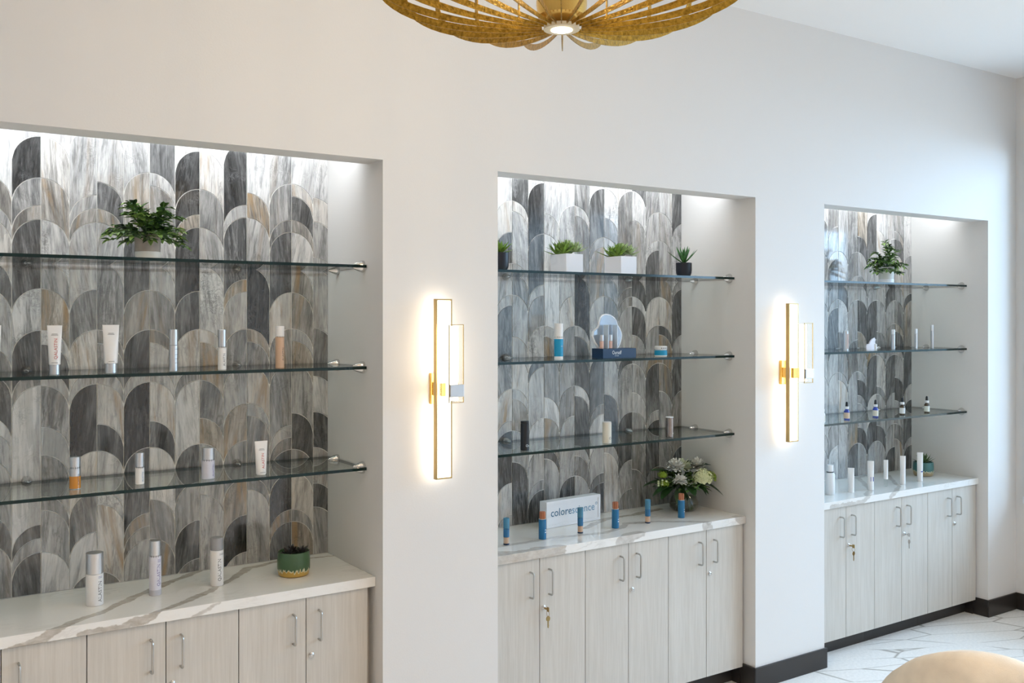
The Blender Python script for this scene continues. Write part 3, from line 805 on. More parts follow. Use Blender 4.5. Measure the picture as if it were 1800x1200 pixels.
# left niche, middle shelf
squeeze('white squeeze tube cut by the left edge of the photo, on its silver cap', .352, .20, S2, .169, .046, .018, LG, print_red, rz=-.1)
squeeze('white squeeze tube with red lettering standing on its silver cap', .537, .20, S2, .168, .046, .018, 'Q'+LG, print_red, ts=.015, rz=-.15)
squeeze('larger white squeeze tube with dark lettering, standing left of the slim silver tube', .717, .20, S2, .169, .054, .022, None, print_dark, rz=-.1)
bottle('all-silver slim cylinder standing on the middle shelf of the left niche', .931, .20, S2, .152, .016, .62, silver, silver, None, extra=smallprint(print_dark, (.03, .045, .06, .08), -60), notches=False, cat='bottle')
bottle('slim white airless bottle with silver cap, middle shelf of the left niche', 1.111, .21, S2, .150, .0155, .56, white_pl, silver, LG, print_dark, -75, .012)
bottle('tan-tinted bottle with white cap, rightmost on the middle left shelf', 1.335, .21, S2, .162, .017, .74, tan, white_pl, LG, print_dark, -62, .013)
# left niche, lowest shelf
bottle('teal and white bottle cut by the left edge of the photo, lowest shelf', .348, .20, S3, .120, .017, .70, tealm, white_pl, None)
def amber_fill(t_, r, zc): obj('serum', lat(cyl_prof(r*1.008, .001, zc*.62)), serum, t_, smooth=True)
bottle('amber serum bottle with silver cap on the lowest left shelf', .612, .265, S3, .112, .0185, .66, silver, silver, LG, print_dark, -60, .010, extra=amber_fill)
bottle('slender white bottle with tall silver cap on the lowest left shelf', .823, .24, S3, .113, .0155, .53, white_pl, silver, LG, print_blue, -60, .009)
bottle('wide lavender-white jar bottle with silver cap on the lowest left shelf', 1.062, .22, S3, .116, .0235, .60, mat('lilac_plastic', (.62, .62, .70), .3), silver, LG, print_purple, -55, .011, base=(.003, silver))
squeeze('small white squeeze tube standing crimp-up at the right of the lowest left shelf', 1.257, .20, S3, .128, .050, .019, LG, print_red, caph=.004, capm=white_pl, ts=.015)
# left worktop
bottle('stout white bottle with wide silver cap on the gold-veined worktop', .679, .281, CT, .185, .0295, .60, white_pl, silver, LG, print_dark, -62, .019, notches=False, extra=smallprint(print_purple, (.102, .098), -62, .5))
bottle('tall slim white bottle with violet lettering, middle of three on the left worktop', .888, .286, CT, .200, .021, .72, mat('lilac_white', (.72, .71, .78), .3), silver, 'Q'+LG, print_purple, -68, .017, base=(.022, mat('frost_base', (.55, .55, .60), .3)), extra=smallprint(print_purple, (.131, .127, .123), -60, .7), tz=.075)
bottle('white bottle with grey cap at the right of three on the left worktop', 1.115, .289, CT, .182, .0245, .74, white_pl, mat('grey_cap', (.33, .33, .34), .4), 'Q'+LG, print_dark, -80, .018, notches=False, extra=smallprint(print_dark, (.122, .118), -60, .8), tz=.062)
# middle niche, middle shelf
def blue_wrap(t_, r, zc): 
    obj('label_band', lat(cyl_prof(r*1.01, .014, zc*.93)), tealm, t_, smooth=True)
    lettering('SKIN', .006, print_white, t_, zc*.6, r*1.02, -80)
bottle('white bottle with bright blue label beside the navy display box', 2.684, .22, S2, .168, .021, .62, white_pl, white_pl, None, extra=blue_wrap)
def jar(label, x, y, z, r, h):
    t_ = thing('cream_jar', label, 'jar', (x, y, z))
    obj('body', lat(cyl_prof(r, 0, h*.62, .003)), white_pl, t_, smooth=True)
    obj('label_band', lat(cyl_prof(r*1.006, h*.10, h*.60, .001)), tealm, t_, smooth=True)
    obj('lid', lat(cyl_prof(r*1.01, h*.64, h, .003)), white_pl, t_, smooth=True)
    bm = bmesh.new()
    for j in range(7):
        a = math.radians(-130+j*15); b_ = a+math.radians(9); rr = r*1.012
        bm.faces.new([bm.verts.new((rr*math.cos(q_), rr*math.sin(q_), z_)) for q_, z_ in ((a, h*.76), (b_, h*.76), (b_, h*.86), (a, h*.86))])
    obj('lid_print', bm, print_dark, t_)
jar('small round cream jar with a bright blue label and white lid', 3.340, .24, S2, .032, .052)
# navy display box with cloud-shaped acrylic back
dz = thing('product_display', 'navy display box with cloud-shaped frosted acrylic back and two peach vials', 'display', (2.933, .20, S2))
obj('base_box', box(0, .208, 0, .085, 0, .046, .0008), navy, dz)
lettering('Ourself', .026, print_white, dz, .026, flat=(.085, -.0006), sx=.72)
lettering('SKINCARE', .0055, print_white, dz, .0105, flat=(.085, -.0006), name='small_lettering')
cl = [(410, 900), (330, 780), (280, 650), (292, 560), (330, 505), (390, 460), (418, 400), (428, 320), (450, 240), (490, 195), (530, 172), (580, 165), (660, 180), (720, 215), (765, 255), (800, 310), (815, 370), (840, 430), (880, 490), (912, 570), (918, 650), (905, 730), (880, 820), (840, 900)]
def cloudpts(s=1.0):
    cx0, cz0 = 600, 540
    return [((cx0+(px-cx0)*s-250)/12/284, .046+(905-(cz0+(pz-cz0)*s))/12*.00272) for px, pz in cl]
pc = cloudpts(1.0)
bm = bmesh.new(); prism(bm, [(x-.035, max(z, .0462)) for x, z in pc], .050, .060); obj('acrylic_back', bm, print_white, dz)
pi_ = cloudpts(.93)
bm = bmesh.new(); prism(bm, [(x-.034, max(z, .0465)) for x, z in pi_], .0485, .0499); obj('acrylic_face', bm, mat('acrylic_mirror', (.50, .58, .68), .12, .55), dz)
for vx in (.012, .066):
    v_ = obj('vial', lat(cyl_prof(.0105, .0462, .082), cx=vx, cy=.025), peach, dz, smooth=True)
    obj('vial_cap', lat(cyl_prof(.0105, .0825, .112), cx=vx, cy=.025), silver, dz, smooth=True)
for vx in (.037, .093):
    obj('acrylic_post', box(vx, vx+.004, .006, .044, .0462, .160), frosted, dz)
# middle niche, lowest shelf
def tline(s, m, z, r, ang, size):
    def f(t_, r_, zc): lettering(s, size, m, t_, z, r_, ang)
    return f
bottle('black bottle on the lowest shelf of the middle niche', 2.479, .20, S3, .132, .0195, .93, blackm, blackm, None, notches=False, extra=tline('Our', print_white, .022, 0, -72, .016))
bottle('white bottle between the black and the bronze ones, middle niche', 2.949, .19, S3, .102, .0215, .97, cream_lab, white_pl, None, notches=False, extra=tline('Our', print_dark, .024, 0, -62, .018))
bottle('bronze mirror-finish bottle above the flowers on the lowest shelf', 3.353, .19, S3, .103, .020, .95, mat('bronze_mirror', (.30, .26, .24), .15, .9), print_white, None, notches=False, extra=tline('Our', print_white, .02, 0, -50, .012))
# middle worktop: sign, wands, brushes
sg = thing('tabletop_sign', 'white block sign with slim blue lowercase lettering on the middle worktop', 'sign', (2.731, .385, CT), math.radians(4.8))
obj('block', box(0, .359, 0, .048, 0, .128, .001), sign_white, sg)
bm = bmesh.new(); frame_rect(bm, .001, .358, .001, .127, -.0035, 0, .013); obj('raised_rim', bm, sign_white, sg)
def sign_text(s, x, size, m, sx=1.0):
    vs_, fs = text_mesh(s, size); x0 = min(v[0] for v in vs_)
    lettering(s, size, m, sg, .070, flat=(x-x0*sx, -.0006), sx=sx); return x+(max(v[0] for v in vs_)-x0)*sx
bold_blue = mat('print_deep_blue', (.02, .13, .24), .5); pale_blue = mat('print_pale_blue', (.13, .30, .45), .5)
xe = sign_text('colore', .030, .054, bold_blue, .98)
sign_text('science\u00b0', xe+.003, .054, pale_blue, .98)
def wand(label, x, y, h=.120):
    t_ = thing('concealer_wand', label, 'makeup', (x, y, CT))
    obj('foot', lat(cyl_prof(.0135, 0, .006)), navy, t_, smooth=True)
    obj('tint_window', lat(cyl_prof(.0128, .0062, .034)), tan, t_, smooth=True)
    obj('sleeve', lat(cyl_prof(.0135, .0345, h*.60)), mat('blue_sleeve', (.03, .15, .30), .35) if 'blue_sleeve' not in MATS else MATS['blue_sleeve'], t_, smooth=True)
    obj('cap', lat(cyl_prof(.0138, h*.605, h)), blueg, t_, smooth=True)
def brush(label, x, y, h=.126):
    t_ = thing('powder_brush', label, 'makeup', (x, y, CT))
    obj('body', lat(cyl_prof(.0175, 0, h*.72)), blueb, t_, smooth=True)
    obj('collar', lat(cyl_prof(.0178, h*.722, h*.745)), silver, t_, smooth=True)
    bm = bmesh.new()
    for i in range(9):
        a = 2*PI*i/8; rr = .0105 if i < 8 else 0
        lathe(bm, [(.0042, h*.74), (.0044, h*.95), (.0030, h)], 8, rr*math.cos(a), rr*math.sin(a))
    obj('bristle_tips', bm, copper, t_, smooth=True)
    bm = bmesh.new(); r_ = .0179
    for z0_, z1_, a0, a1 in ((.030, .035, -85, -45), (.042, .045, -85, -50)):
        a0, a1 = math.radians(a0), math.radians(a1); N = 5
        for j in range(N):
            p0 = a0+(a1-a0)*j/N; p1 = a0+(a1-a0)*(j+1)/N
            bm.faces.new([bm.verts.new((r_*math.cos(q_), r_*math.sin(q_), z_)) for q_, z_ in ((p0, z0_), (p1, z0_), (p1, z1_), (p0, z1_))])
    obj('label_print', bm, print_white, t_)
wand('blue cosmetic stick at the left end of the middle worktop', 2.395, .224)
brush('blue tube topped with copper brush bristles, left of the white sign', 2.595, .225)
wand('blue cosmetic stick standing in front of the white sign', 2.816, .226)
brush('blue tube with copper bristles just right of the white sign', 3.026, .220)
wand('blue cosmetic stick between the sign and the flower vase', 3.231, .216, .117)
brush('blue tube with copper bristles in front of the glass vase', 3.461, .219, .123)
# right niche, middle shelf
SG = 'slim silver tubes on the right niche shelf'
bottle('pale tube with a copper stripe behind the second sconce', 4.801, .24, S2, .119, .015, .95, silver, silver, None, notches=False, extra=lambda t_, r, zc: obj('copper_stripe', box(-.0045, .0045, -.0158, -.0120, .012, .100), mat('copper_stripe', (.55, .36, .30), .4), t_))
cd = thing('cloud_display', 'small white cloud-shaped display piece on the right niche shelf', 'display', (5.089, .27, S2))
bm = bmesh.new(); prism(bm, [(-.045, 0), (-.05, .02), (-.042, .034), (-.022, .036), (-.012, .052), (.006, .066), (.030, .074), (.036, .060), (.030, .045), (.040, .030), (.058, .012), (.05, .004), (.03, 0)], 0, .008); obj('panel', bm, mat('blush_white', (.72, .67, .70), .4), cd)
obj('sample_tube', lat(cyl_prof(.0075, 0, .036), cx=.002, cy=-.025), white_pl, cd, smooth=True)
for x, h, r, lb in ((5.272, .123, .0115, 'slim silver tube standing nearest the cloud-shaped display'), (5.507, .125, .0085, 'slimmer silver tube in the middle of the right niche shelf'), (5.680, .149, .0085, 'tallest slim silver tube, at the right of the right niche shelf')):
    bottle(lb, x, .25, S2, h, r, .75, silver, mat('pale_silver', (.75, .77, .80), .3, .4) if 'pale_silver' not in MATS else MATS['pale_silver'], None, notches=False, grp=None)
# right niche, lowest shelf: droppers
def dropper(label, x, y, glassm, collar, lab):
    t_ = thing('dropper_bottle', label, 'bottle', (x, y, S3))
    obj('body', lat([(.015, 0), (.0165, .002), (.0165, .044), (.0145, .052), (.0095, .057), (.0095, .062)]), glassm, t_, smooth=True)
    obj('label_band', lat([(.0167, .007), (.0169, .0072), (.0169, .042), (.0167, .0422)], cap=False), lab, t_, smooth=True)
    obj('collar', lat(cyl_prof(.0125, .0622, .077)), collar, t_, smooth=True)
    obj('bulb', lat([(.0085, .0772), (.0075, .084), (.0070, .096), (.0050, .103), (.002, .105)]), blackm, t_, smooth=True)
dropper('white-labelled dropper bottle half hidden by the pier, lowest right shelf', 4.552, .21, white_pl, white_pl, cream_lab)
dropper('blue dropper bottle with a peach label, left of the two blue ones', 4.804, .235, royal, white_pl, mat('peach_label', (.66, .50, .36), .5))
dropper('blue dropper bottle with a beige label standing right of the other blue one', 5.066, .228, royal, white_pl, cream_lab)
dropper('dark amber dropper bottle with a large white label, second from the right', 5.343, .235, amber_dark, white_pl, mat('white_label', (.72, .72, .70), .5))
dropper('amber dropper bottle at the right end of the lowest right shelf', 5.579, .222, amber_dark, white_pl, mat('warm_label', (.70, .70, .62), .5))
# right worktop
t_ = thing('cleanser_bottle', 'wide white bottle with a grooved neck at the left of the right worktop', 'bottle', (4.633, .22, CT))
obj('body', lat([(.025, 0), (.027, .003), (.027, .118), (.021, .126), (.0165, .127)]), white_pl, t_, smooth=True)
obj('neck_ring', lat(cyl_prof(.0205, .1275, .131, .0005)), print_dark, t_, smooth=True)
obj('cap', lat(cyl_prof(.0185, .1315, .170)), white_pl, t_, smooth=True)
lettering('clinical', .010, mat('print_grey', (.35, .40, .46), .5), t_, .07, .027, -55, True)
def carton(label, x, y, h, wd, blue=None, taper=True, cap=0):
    t_ = thing('cream_tube', label, 'tube', (x, y, CT), math.radians(-48))
    if cap: obj('cap', lat(cyl_prof(wd*.42, 0, cap)), clear, t_, smooth=True)
    bm = bmesh.new(); n = 20; rings = []
    for i in range(7):
        f = i/6; ww = wd/2*(.92+.08*f); dd = wd/2*(.92)*(1-f)**.6+.0015
        rings.append([bm.verts.new((ww*math.cos(2*PI*j/n), dd*math.sin(2*PI*j/n), cap+(h-cap)*f)) for j in range(n)])
    for a_, b_ in zip(rings, rings[1:]):
        for j in range(n): bm.faces.new((a_[j], a_[(j+1) % n], b_[(j+1) % n], b_[j]))
    bm.faces.new(rings[0][::-1]); bm.faces.new(rings[-1]); obj('body', bm, white_pl, t_, smooth=True)
    if blue:
        bm = bmesh.new(); z0, z1, sc = blue; rr = wd/2
        f0, f1 = z0/h, z1/h
        d0 = rr*.92*(1-f0)**.6+.0022; d1 = rr*.92*(1-f1)**.6+.0022
        bm.faces.new([bm.verts.new(v) for v in ((rr*(.3-sc), -d0, z0), (rr*.85, -d0*.62, z0), (rr*.85, -d1*.62, z1), (rr*(.3-sc), -d1, z1))])
        obj('blue_mark', bm, royal, t_)
    return t_
carton('short plain white tube beside the grooved-neck bottle', 4.797, .20, .141, .037)
carton('white tube with a square royal-blue mark near its base', 4.953, .18, .171, .038, (.052, .078, .35))
carton('slim white tube standing on a clear cap on the right worktop', 5.127, .20, .161, .027, None, True, .045)
carton('tall white tube standing in the centre of the right worktop', 5.282, .19, .174, .033)
carton('tall white tube standing in front of the teal succulent pot', 5.473, .20, .179, .036, (.058, .064, .1))

# ---------------------------------------------------------------- plants
def leaf(bm, p, d, up, L, Wd, mi=0, fold=.25, droop=.15):
    d = Vector(d).normalized(); s = d.cross(Vector(up))
    if s.length < 1e-3: s = d.cross(Vector((1, 0, 0)))
    s.normalize(); u = s.cross(d).normalized(); p = Vector(p)
    mid = [p, p+d*L*.35-u*L*0, p+d*L*.7-u*L*droop*.5, p+d*L-u*L*droop]
    wr = [.12, 1, .75, 0]
    c = [bm.verts.new(m_) for m_ in mid]
    l_ = [bm.verts.new(mid[i]-s*Wd*.5*wr[i]+u*Wd*fold*wr[i]) for i in (0, 1, 2)]
    r_ = [bm.verts.new(mid[i]+s*Wd*.5*wr[i]+u*Wd*fold*wr[i]) for i in (0, 1, 2)]
    for sd, fl in ((l_, False), (r_, True)):
        for i in (0, 1):
            f = (c[i], c[i+1], sd[i+1], sd[i]); bm.faces.new(f if not fl else f[::-1]).material_index = mi
        f = (c[2], c[3], sd[2]); bm.faces.new(f if not fl else f[::-1]).material_index = mi
def bushy(parent, base, stems, R_, Hh, seed, L, Wd, low=.1, squash=1.0):
    r = random.Random(seed); bs = bmesh.new(); bl = bmesh.new()
    for k in range(stems):
        az = 2*PI*(k*.618)+r.uniform(-.2, .2); el = r.uniform(low, 1.0)
        ho = R_*math.sqrt(max(.02, 1-el*el))*r.uniform(.75, 1.08); ht = Hh*el*r.uniform(.8, 1.05)
        if k % 4 == 0: ho *= .55
        pts = []
        for i in range(8):
            f = i/7
            pts.append(Vector((base[0]+math.cos(az)*ho*f**.85, base[1]+squash*math.sin(az)*ho*f**.85, base[2]+ht*math.sin(f*PI*.55)/math.sin(PI*.55) - (.02*f*f if el < .5 else 0))))
        tube(bs, pts, .0013, 5)
        for i in range(2, 8):
            t = (pts[i]-pts[i-1]).normalized(); 
            for sgn in (-1, 1):
                sd = t.cross(Vector((0, 0, 1))).normalized()*sgn
                d = (t*.6+sd*.9+Vector((r.uniform(-.4, .4), r.uniform(-.4, .4), r.uniform(-.3, .5)))).normalized()
                leaf(bl, pts[i], d, (0, 0, 1), L*r.uniform(.75, 1.2), Wd*r.uniform(.8, 1.15), r.choice((0, 0, 1, 2)))
        leaf(bl, pts[-1], (pts[-1]-pts[-2]).normalized(), (0, 0, 1), L, Wd, r.choice((0, 1)))
    o = obj('stems', bs, stem_m, parent); 
    o2 = obj('foliage', bl, [leafA, leafB, leafC], parent); o2['kind'] = 'stuff'
p1 = thing('potted_plant', 'bushy green leafy plant in a greige and white pot on the top left shelf', 'plant', (.860, .28, S1))
bm = lat([(.040, .028), (.044, .029), (.046, .090), (.044, .091), (.040, .086)], n=32); obj('pot', bm, concrete, p1, smooth=True)
obj('pot_base', lat([(.042, 0), (.044, .002), (.0445, .0285), (.040, .0288)], n=32), pot_bone, p1, smooth=True)
obj('soil', lat([(.041, .080), (.041, .083)], n=20), soil, p1)
bushy(p1, (0, 0, .082), 46, .150, .130, 3, .036, .019, low=-.12)
p2 = thing('potted_plant', 'small leafy plant in a white pot on the top shelf of the right niche', 'plant', (5.275, .30, S1))
obj('pot', lat([(.038, .0), (.042, .002), (.045, .100), (.043, .101), (.039, .094)], n=32), pot_bone, p2, smooth=True)
obj('pot_base', lat([(.0435, 0), (.0445, .002), (.0445, .026), (.043, .028)], n=32), pot_white, p2, smooth=True)
bushy(p2, (0, 0, .092), 34, .120, .165, 11, .033, .019, low=-.10)
def rosette(parent, x, y, z, n, L, Wd, m, name='leaf', lo=20, hi=80, seed=1, individual=True, th=.25):
    r = random.Random(seed); bmj = bmesh.new()
    for i in range(n):
        f = i/max(1, n-1); az = i*2.399+r.uniform(-.2, .2); el = math.radians(lo+(hi-lo)*f+r.uniform(-6, 6)); l = L*(1-.35*f)*r.uniform(.85, 1.1)
        bm = bmesh.new() if individual else bmj
        d = Vector((math.cos(az)*math.cos(el), math.sin(az)*math.cos(el), math.sin(el)))
        s = Vector((-math.sin(az), math.cos(az), 0)); u = s.cross(d)*-1
        if u.z < 0: u = -u
        rings = []
        for q_, wv in ((0, .55), (.3, 1), (.6, .75), (.85, .35), (1, .03)):
            c = Vector((x, y, z))+d*l*q_+Vector((0, 0, .10*l*q_*q_))
            rings.append([bm.verts.new(c+s*Wd*.5*wv*a_+u*Wd*th*wv*b_) for a_, b_ in ((-1, .3), (0, -.8), (1, .3), (0, .25))])
        for a_, b_ in zip(rings, rings[1:]):
            for j in range(4): bm.faces.new((a_[j], a_[(j+1) % 4], b_[(j+1) % 4], b_[j]))
        bm.faces.new(rings[0]); bm.faces.new(rings[-1][::-1])
        bmesh.ops.recalc_face_normals(bm, faces=bm.faces) if individual else None
        if individual: obj(name, bm, m, parent, smooth=True)
    if not individual:
        bmesh.ops.recalc_face_normals(bmj, faces=bmj.faces)
        return obj(name, bmj, m, parent, smooth=True)
    bmj.free()
def round_pot(parent, r, h, m):
    obj('pot', lat([(r*.62, 0), (r*.80, .004), (r*.96, .018), (r, h*.5), (r, h), (r*.93, h), (r*.90, h-.006)], n=32), m, parent, smooth=True)
    obj('soil', lat([(r*.9, h-.010), (r*.9, h-.007)], n=20), soil, parent)
a1 = thing('succulent_pot', 'bright green succulent in a black pot cut by the middle niche edge', 'plant', (2.385, .26, S1))
round_pot(a1, .040, .082, pot_black); rosette(a1, 0, 0, .080, 20, .075, .022, succ_g, lo=15, hi=80, seed=4)
a2 = thing('succulent_pot', 'spiky aloe in a small black pot at the right of the top middle shelf', 'plant', (3.518, .26, S1))
round_pot(a2, .041, .072, pot_black); rosette(a2, 0, 0, .068, 18, .108, .018, mat('aloe_green', (.045, .15, .04), .4, noise_amt=.4, nscale=50), lo=35, hi=88, seed=9)
def planter(label, x, y, seed):
    t_ = thing('succulent_planter', label, 'plant', (x, y, S1))
    bm = bmesh.new(); bx(bm, -.050, .050, -.062, .062, 0, .088, bev=.003)
    obj('pot', bm, pot_white, t_)
    r = random.Random(seed)
    rosette(t_, -.034, -.02, .086, 22, .088, .017, succ_g, 'rosette', 18, 85, seed, False)
    rosette(t_, -.030, .035, .086, 18, .080, .017, succ_g, 'rosette', 12, 85, seed+1, False)
    rosette(t_, .030, -.032, .100, 24, .066, .017, succ_p, 'rosette', 0, 75, seed+2, False)
    rosette(t_, .028, .022, .115, 24, .060, .016, succ_p, 'rosette', 0, 80, seed+3, False)
    rosette(t_, .0, -.01, .112, 22, .062, .015, succ_p, 'rosette', 10, 80, seed+5, False)
    rosette(t_, .034, .045, .090, 16, .065, .016, succ_g, 'rosette', 0, 70, seed+6, False)
planter('white square planter of mixed succulents, nearer the left black pot', 2.761, .26, 21)
planter('white square planter of mixed succulents, nearer the aloe pot', 3.093, .26, 40)
def glazed(label, x, y, r, h, gm, sm, seed, L, dark):
    t_ = thing('succulent_pot', label, 'plant', (x, y, CT))
    obj('pot', lat([(r*.84, 0), (r*.92, .004), (r*1.0, h*.30), (r*1.0, h*.62), (r*.95, h), (r*.88, h), (r*.86, h-.008)], n=36), gm, t_, smooth=True)
    obj('soil', lat([(r*.86, h-.012), (r*.86, h-.009)], n=20), soil, t_)
    if dark:
        for i, (dx, dy) in enumerate(((-.028, -.012), (.026, -.016), (.0, .025))):
            rosette(t_, dx, dy, h-.012, 20, .042, .021, sm, 'rosette', 8, 75, seed+i, False, th=.3)
    else:
        rosette(t_, 0, 0, h-.012, 24, L, .019, sm, 'leaf', 22, 85, seed, True)
glazed('charcoal succulents in a green and ochre drip-glazed pot, left worktop', 1.415, .272, .064, .094, glaze_g, succ_k, 5, .05, True)
glazed('green succulent in a teal and tan glazed pot on the right worktop', 5.692, .32, .064, .088, glaze_t, mat('succ_olive', (.09, .15, .05), .4, noise_amt=.4, nscale=50), 8, .085, False)

# flower vase
fv = thing('flower_vase', 'round glass vase with white and lime flowers on the middle worktop', 'flowers', (3.600, .345, CT))
vp = [(.040, 0), (.060, .004), (.076, .022), (.078, .045), (.066, .078), (.046, .104), (.041, .118), (.050, .135)]
obj('vase', lat(vp+[(r-.003, z) for r, z in vp[::-1][:-1]]+[(.037, .006)], n=40), clear, fv, smooth=True)
obj('water', lat([(.052, .007), (.070, .024), (.072, .045), (.061, .076), (.0, .0761)], n=32, cap=False), thin_glass('vase_water', (.86, .90, .82), 1.1), fv, smooth=True)
r = random.Random(5); bm = bmesh.new()
for k in range(16):
    a = r.uniform(0, 2*PI); b_ = a+PI+r.uniform(-.5, .5)
    tube(bm, [(.05*math.cos(a), .05*math.sin(a), .010), (.012*math.cos(a), .012*math.sin(a), .095), (.03*math.cos(b_), .03*math.sin(b_), .15), (.08*math.cos(b_), .08*math.sin(b_), .20)], .0022, 6)
st = obj('stems', bm, stem_m, fv)
def bloom(x, y, z, R_, m, n, seed, kind='petals'):
    r = random.Random(seed); bm = bmesh.new()
    if kind == 'hydrangea':
        lathe(bm, [(R_*.2, -R_*.5), (R_*.6, -R_*.2), (R_*.62, R_*.25), (R_*.2, R_*.58)], 10)
    for i in range(n):
        f = (i+.5)/n; ph = math.acos(1-1.35*f); az = i*2.399963
        nrm = Vector((math.sin(ph)*math.cos(az), math.sin(ph)*math.sin(az), math.cos(ph)))
        if kind == 'hydrangea':
            c = nrm*R_*(.80+.24*r.random()); s = nrm.cross(Vector((.3, .2, 1))).normalized(); u = nrm.cross(s)
            for q_ in range(4):
                a = q_*PI/2+r.uniform(0, .5); d = s*math.cos(a)+u*math.sin(a); L = R_*.24
                sd = nrm.cross(d); v0 = bm.verts.new(c); v1 = bm.verts.new(c+d*L*.6+sd*L*.4+nrm*L*.15); v2 = bm.verts.new(c+d*L+nrm*L*.05); v3 = bm.verts.new(c+d*L*.6-sd*L*.4+nrm*L*.15)
                bm.faces.new((v0, v3, v2, v1))
        else:
            base = nrm*R_*(.25+.1*r.random()); s = nrm.cross(Vector((.1, .3, 1))).normalized(); u = nrm.cross(s)
            L = R_*(.50+.40*r.random()); Wd = R_*.30
            tip = base+nrm*L
            v = [base-s*Wd*.25, base+s*Wd*.25, base+nrm*L*.7+s*Wd*.55-u*Wd*.1, tip+s*Wd*.28+u*Wd*r.uniform(-.3, .3), tip-s*Wd*.28+u*Wd*r.uniform(-.3, .3), base+nrm*L*.7-s*Wd*.55+u*Wd*.1]
            bm.faces.new([bm.verts.new(q_) for q_ in v])
    o = obj('bloom', bm, m, fv, (x, y, z)); return o
bloom(-.080, -.02, .238, .046, petal, 110, 1); bloom(.075, -.02, .230, .042, petal, 110, 2)
bloom(-.015, .00, .230, .048, mat('petal_ivory', (.66, .70, .50), .6), 70, 3); bloom(-.085, -.06, .170, .038, petal, 100, 4)
bloom(.040, -.100, .178, .052, petal_c, 80, 5, 'hydrangea'); bloom(.110, -.075, .172, .038, petal_g, 70, 6, 'hydrangea')
bloom(-.150, .00, .200, .026, petal_g, 50, 7, 'hydrangea'); bloom(-.165, -.03, .160, .024, petal_g, 40, 8, 'hydrangea')
for i in range(7): bloom(-.225+.009*i, -.05+.01*(i % 3), .160+.008*(i % 4), .008, petal_c, 12, 30+i, 'hydrangea')
def bigleaf(x, y, z, az, el, L, Wd, m=leafC, curl=.25):
    bm = bmesh.new(); d = Vector((math.cos(az)*math.cos(el), math.sin(az)*math.cos(el), math.sin(el))); s = d.cross(Vector((0, 0, 1))).normalized(); u = s.cross(d)
    rows = []
    for i in range(8):
        f = i/7; wv = math.sin(PI*min(1, f*.92+.08))**.8*Wd*.5+.0003; c = d*L*f-Vector((0, 0, 1))*L*curl*f*f
        rows.append([bm.verts.new(c-s*wv+u*wv*.35), bm.verts.new(c), bm.verts.new(c+s*wv+u*wv*.35)])
    for a_, b_ in zip(rows, rows[1:]):
        for j in (0, 1): bm.faces.new((a_[j], a_[j+1], b_[j+1], b_[j]))
    return obj('leaf', bm, m, fv, (x, y, z), smooth=True)
R2 = random.Random(12)
for x, y, z, az, el, L, Wd in ((.03, .02, .20, .6, .55, .12, .062), (.015, 0, .22, .25, .45, .125, .075), (-.05, -.03, .13, -2.4, -.75, .10, .060), (.04, -.02, .13, -.55, -.05, .11, .052),
        (.07, -.01, .15, -.3, -.7, .09, .040), (-.08, -.03, .15, 3.3, .05, .20, .050), (-.08, 0, .16, 2.9, .15, .18, .050), (-.12, -.04, .14, 3.5, -.1, .13, .045), (-.10, .0, .20, 2.9, .45, .13, .05), (-.05, .03, .19, 2.6, .5, .12, .045),
        (.03, -.02, .215, -.35, .42, .13, .085), (.06, -.06, .16, -.75, -.35, .13, .045), (.02, -.05, .14, -1.2, -.2, .09, .05), (-.02, -.05, .135, -1.9, -.15, .09, .05), (.05, .04, .16, .9, .2, .11, .05), (-.10, -.02, .135, -2.9, -.25, .10, .05)):
    bigleaf(x, y, z, az, el, L, Wd)
bl = bmesh.new()
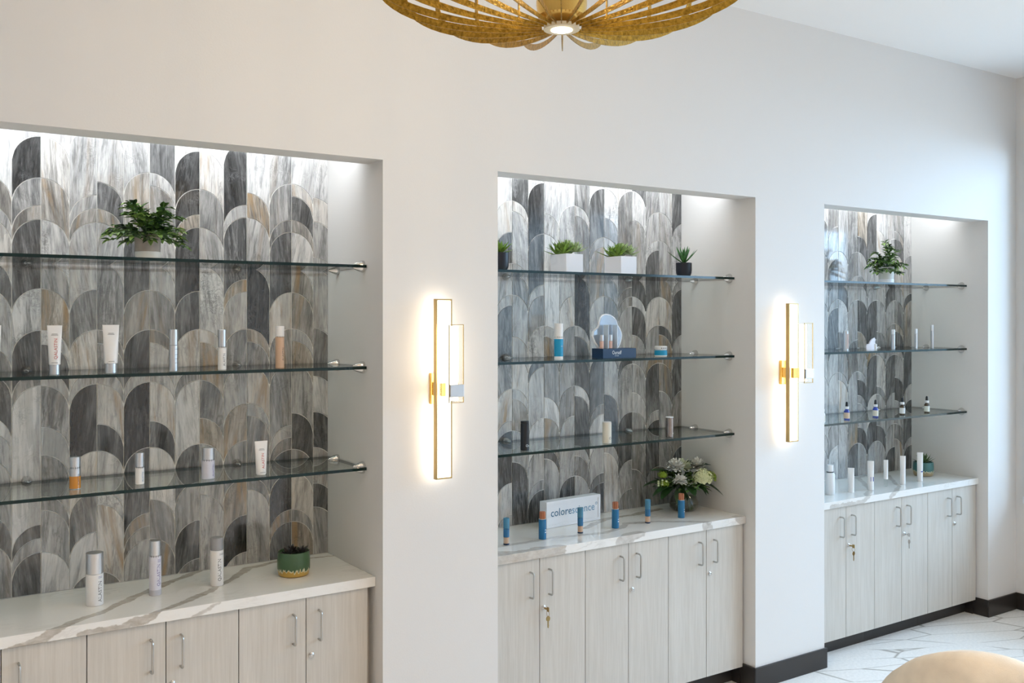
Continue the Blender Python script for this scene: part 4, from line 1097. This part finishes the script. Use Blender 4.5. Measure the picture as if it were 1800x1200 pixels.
for i in range(230):
    az = R2.uniform(0, 2*PI); rr = R2.uniform(.02, .135); z = .12+R2.uniform(0, .085)*(1.15-rr/.2)
    x, y = rr*math.cos(az)*1.15-.02, rr*math.sin(az)*.75
    leaf(bl, (x, y, z), (math.cos(az)+R2.uniform(-.5, .5), math.sin(az)+R2.uniform(-.5, .5), R2.uniform(-.3, .9)), (0, 0, 1), R2.uniform(.025, .045), R2.uniform(.012, .022), R2.choice((0, 1, 1, 0, 2)))
ff = obj('filler_foliage', bl, [leafC, leafA, leafB], fv); ff['kind'] = 'stuff'

# ---------------------------------------------------------------- origins and groups
bpy.context.view_layer.update()
def shift(o, v):
    o.location = Vector(o.location)+v
    for c in o.children: c.location = Vector(c.location)-v
for o in list(C.objects):
    if o.parent is None and o.name.startswith('base_cabinet'):
        cc = [c for c in o.children if c.name.startswith('carcass')][0]
        xs = [v.co.x for v in cc.data.vertices]; shift(o, Vector(((min(xs)+max(xs))/2, .3, 0)))
    elif o.parent is None and o.name.startswith('countertop'):
        xs = [v.co.x for v in o.data.vertices]; v = Vector(((min(xs)+max(xs))/2, .3, .83)); o.data.transform(Matrix.Translation(-v)); o.location = v
def niche(o): return 'left' if o.location.x < 2 else ('middle' if o.location.x < 4 else 'right')
def level(o):
    z = o.location.z
    return 'worktop' if z < 1 else ('lowest shelf' if z < 1.5 else ('middle shelf' if z < 1.9 else 'top shelf'))
GN = {'base_cabinet': lambda o: 'base cabinets in the %s niche' % niche(o), 'glass_shelf': lambda o: 'glass shelves in the %s niche' % niche(o),
 'countertop': lambda o: 'quartz worktops in the niches', 'wall_sconce': lambda o: 'brass sconces on the piers', 'led_strip': lambda o: 'light strips at the niche tops',
 'concealer_wand': lambda o: 'blue cosmetic sticks on the middle worktop', 'powder_brush': lambda o: 'copper-tipped brushes on the middle worktop',
 'dropper_bottle': lambda o: 'dropper bottles on the right niche shelf', 'succulent_planter': lambda o: 'white planters on the top middle shelf',
 'serum_bottle': lambda o: 'bottles on the %s of the %s niche' % (level(o), niche(o)), 'cream_tube': lambda o: 'tubes on the %s of the %s niche' % (level(o), niche(o))}
for o in list(C.objects):
    if o.parent is None:
        k = o.name.split('.')[0]
        if k in GN: o['group'] = GN[k](o)
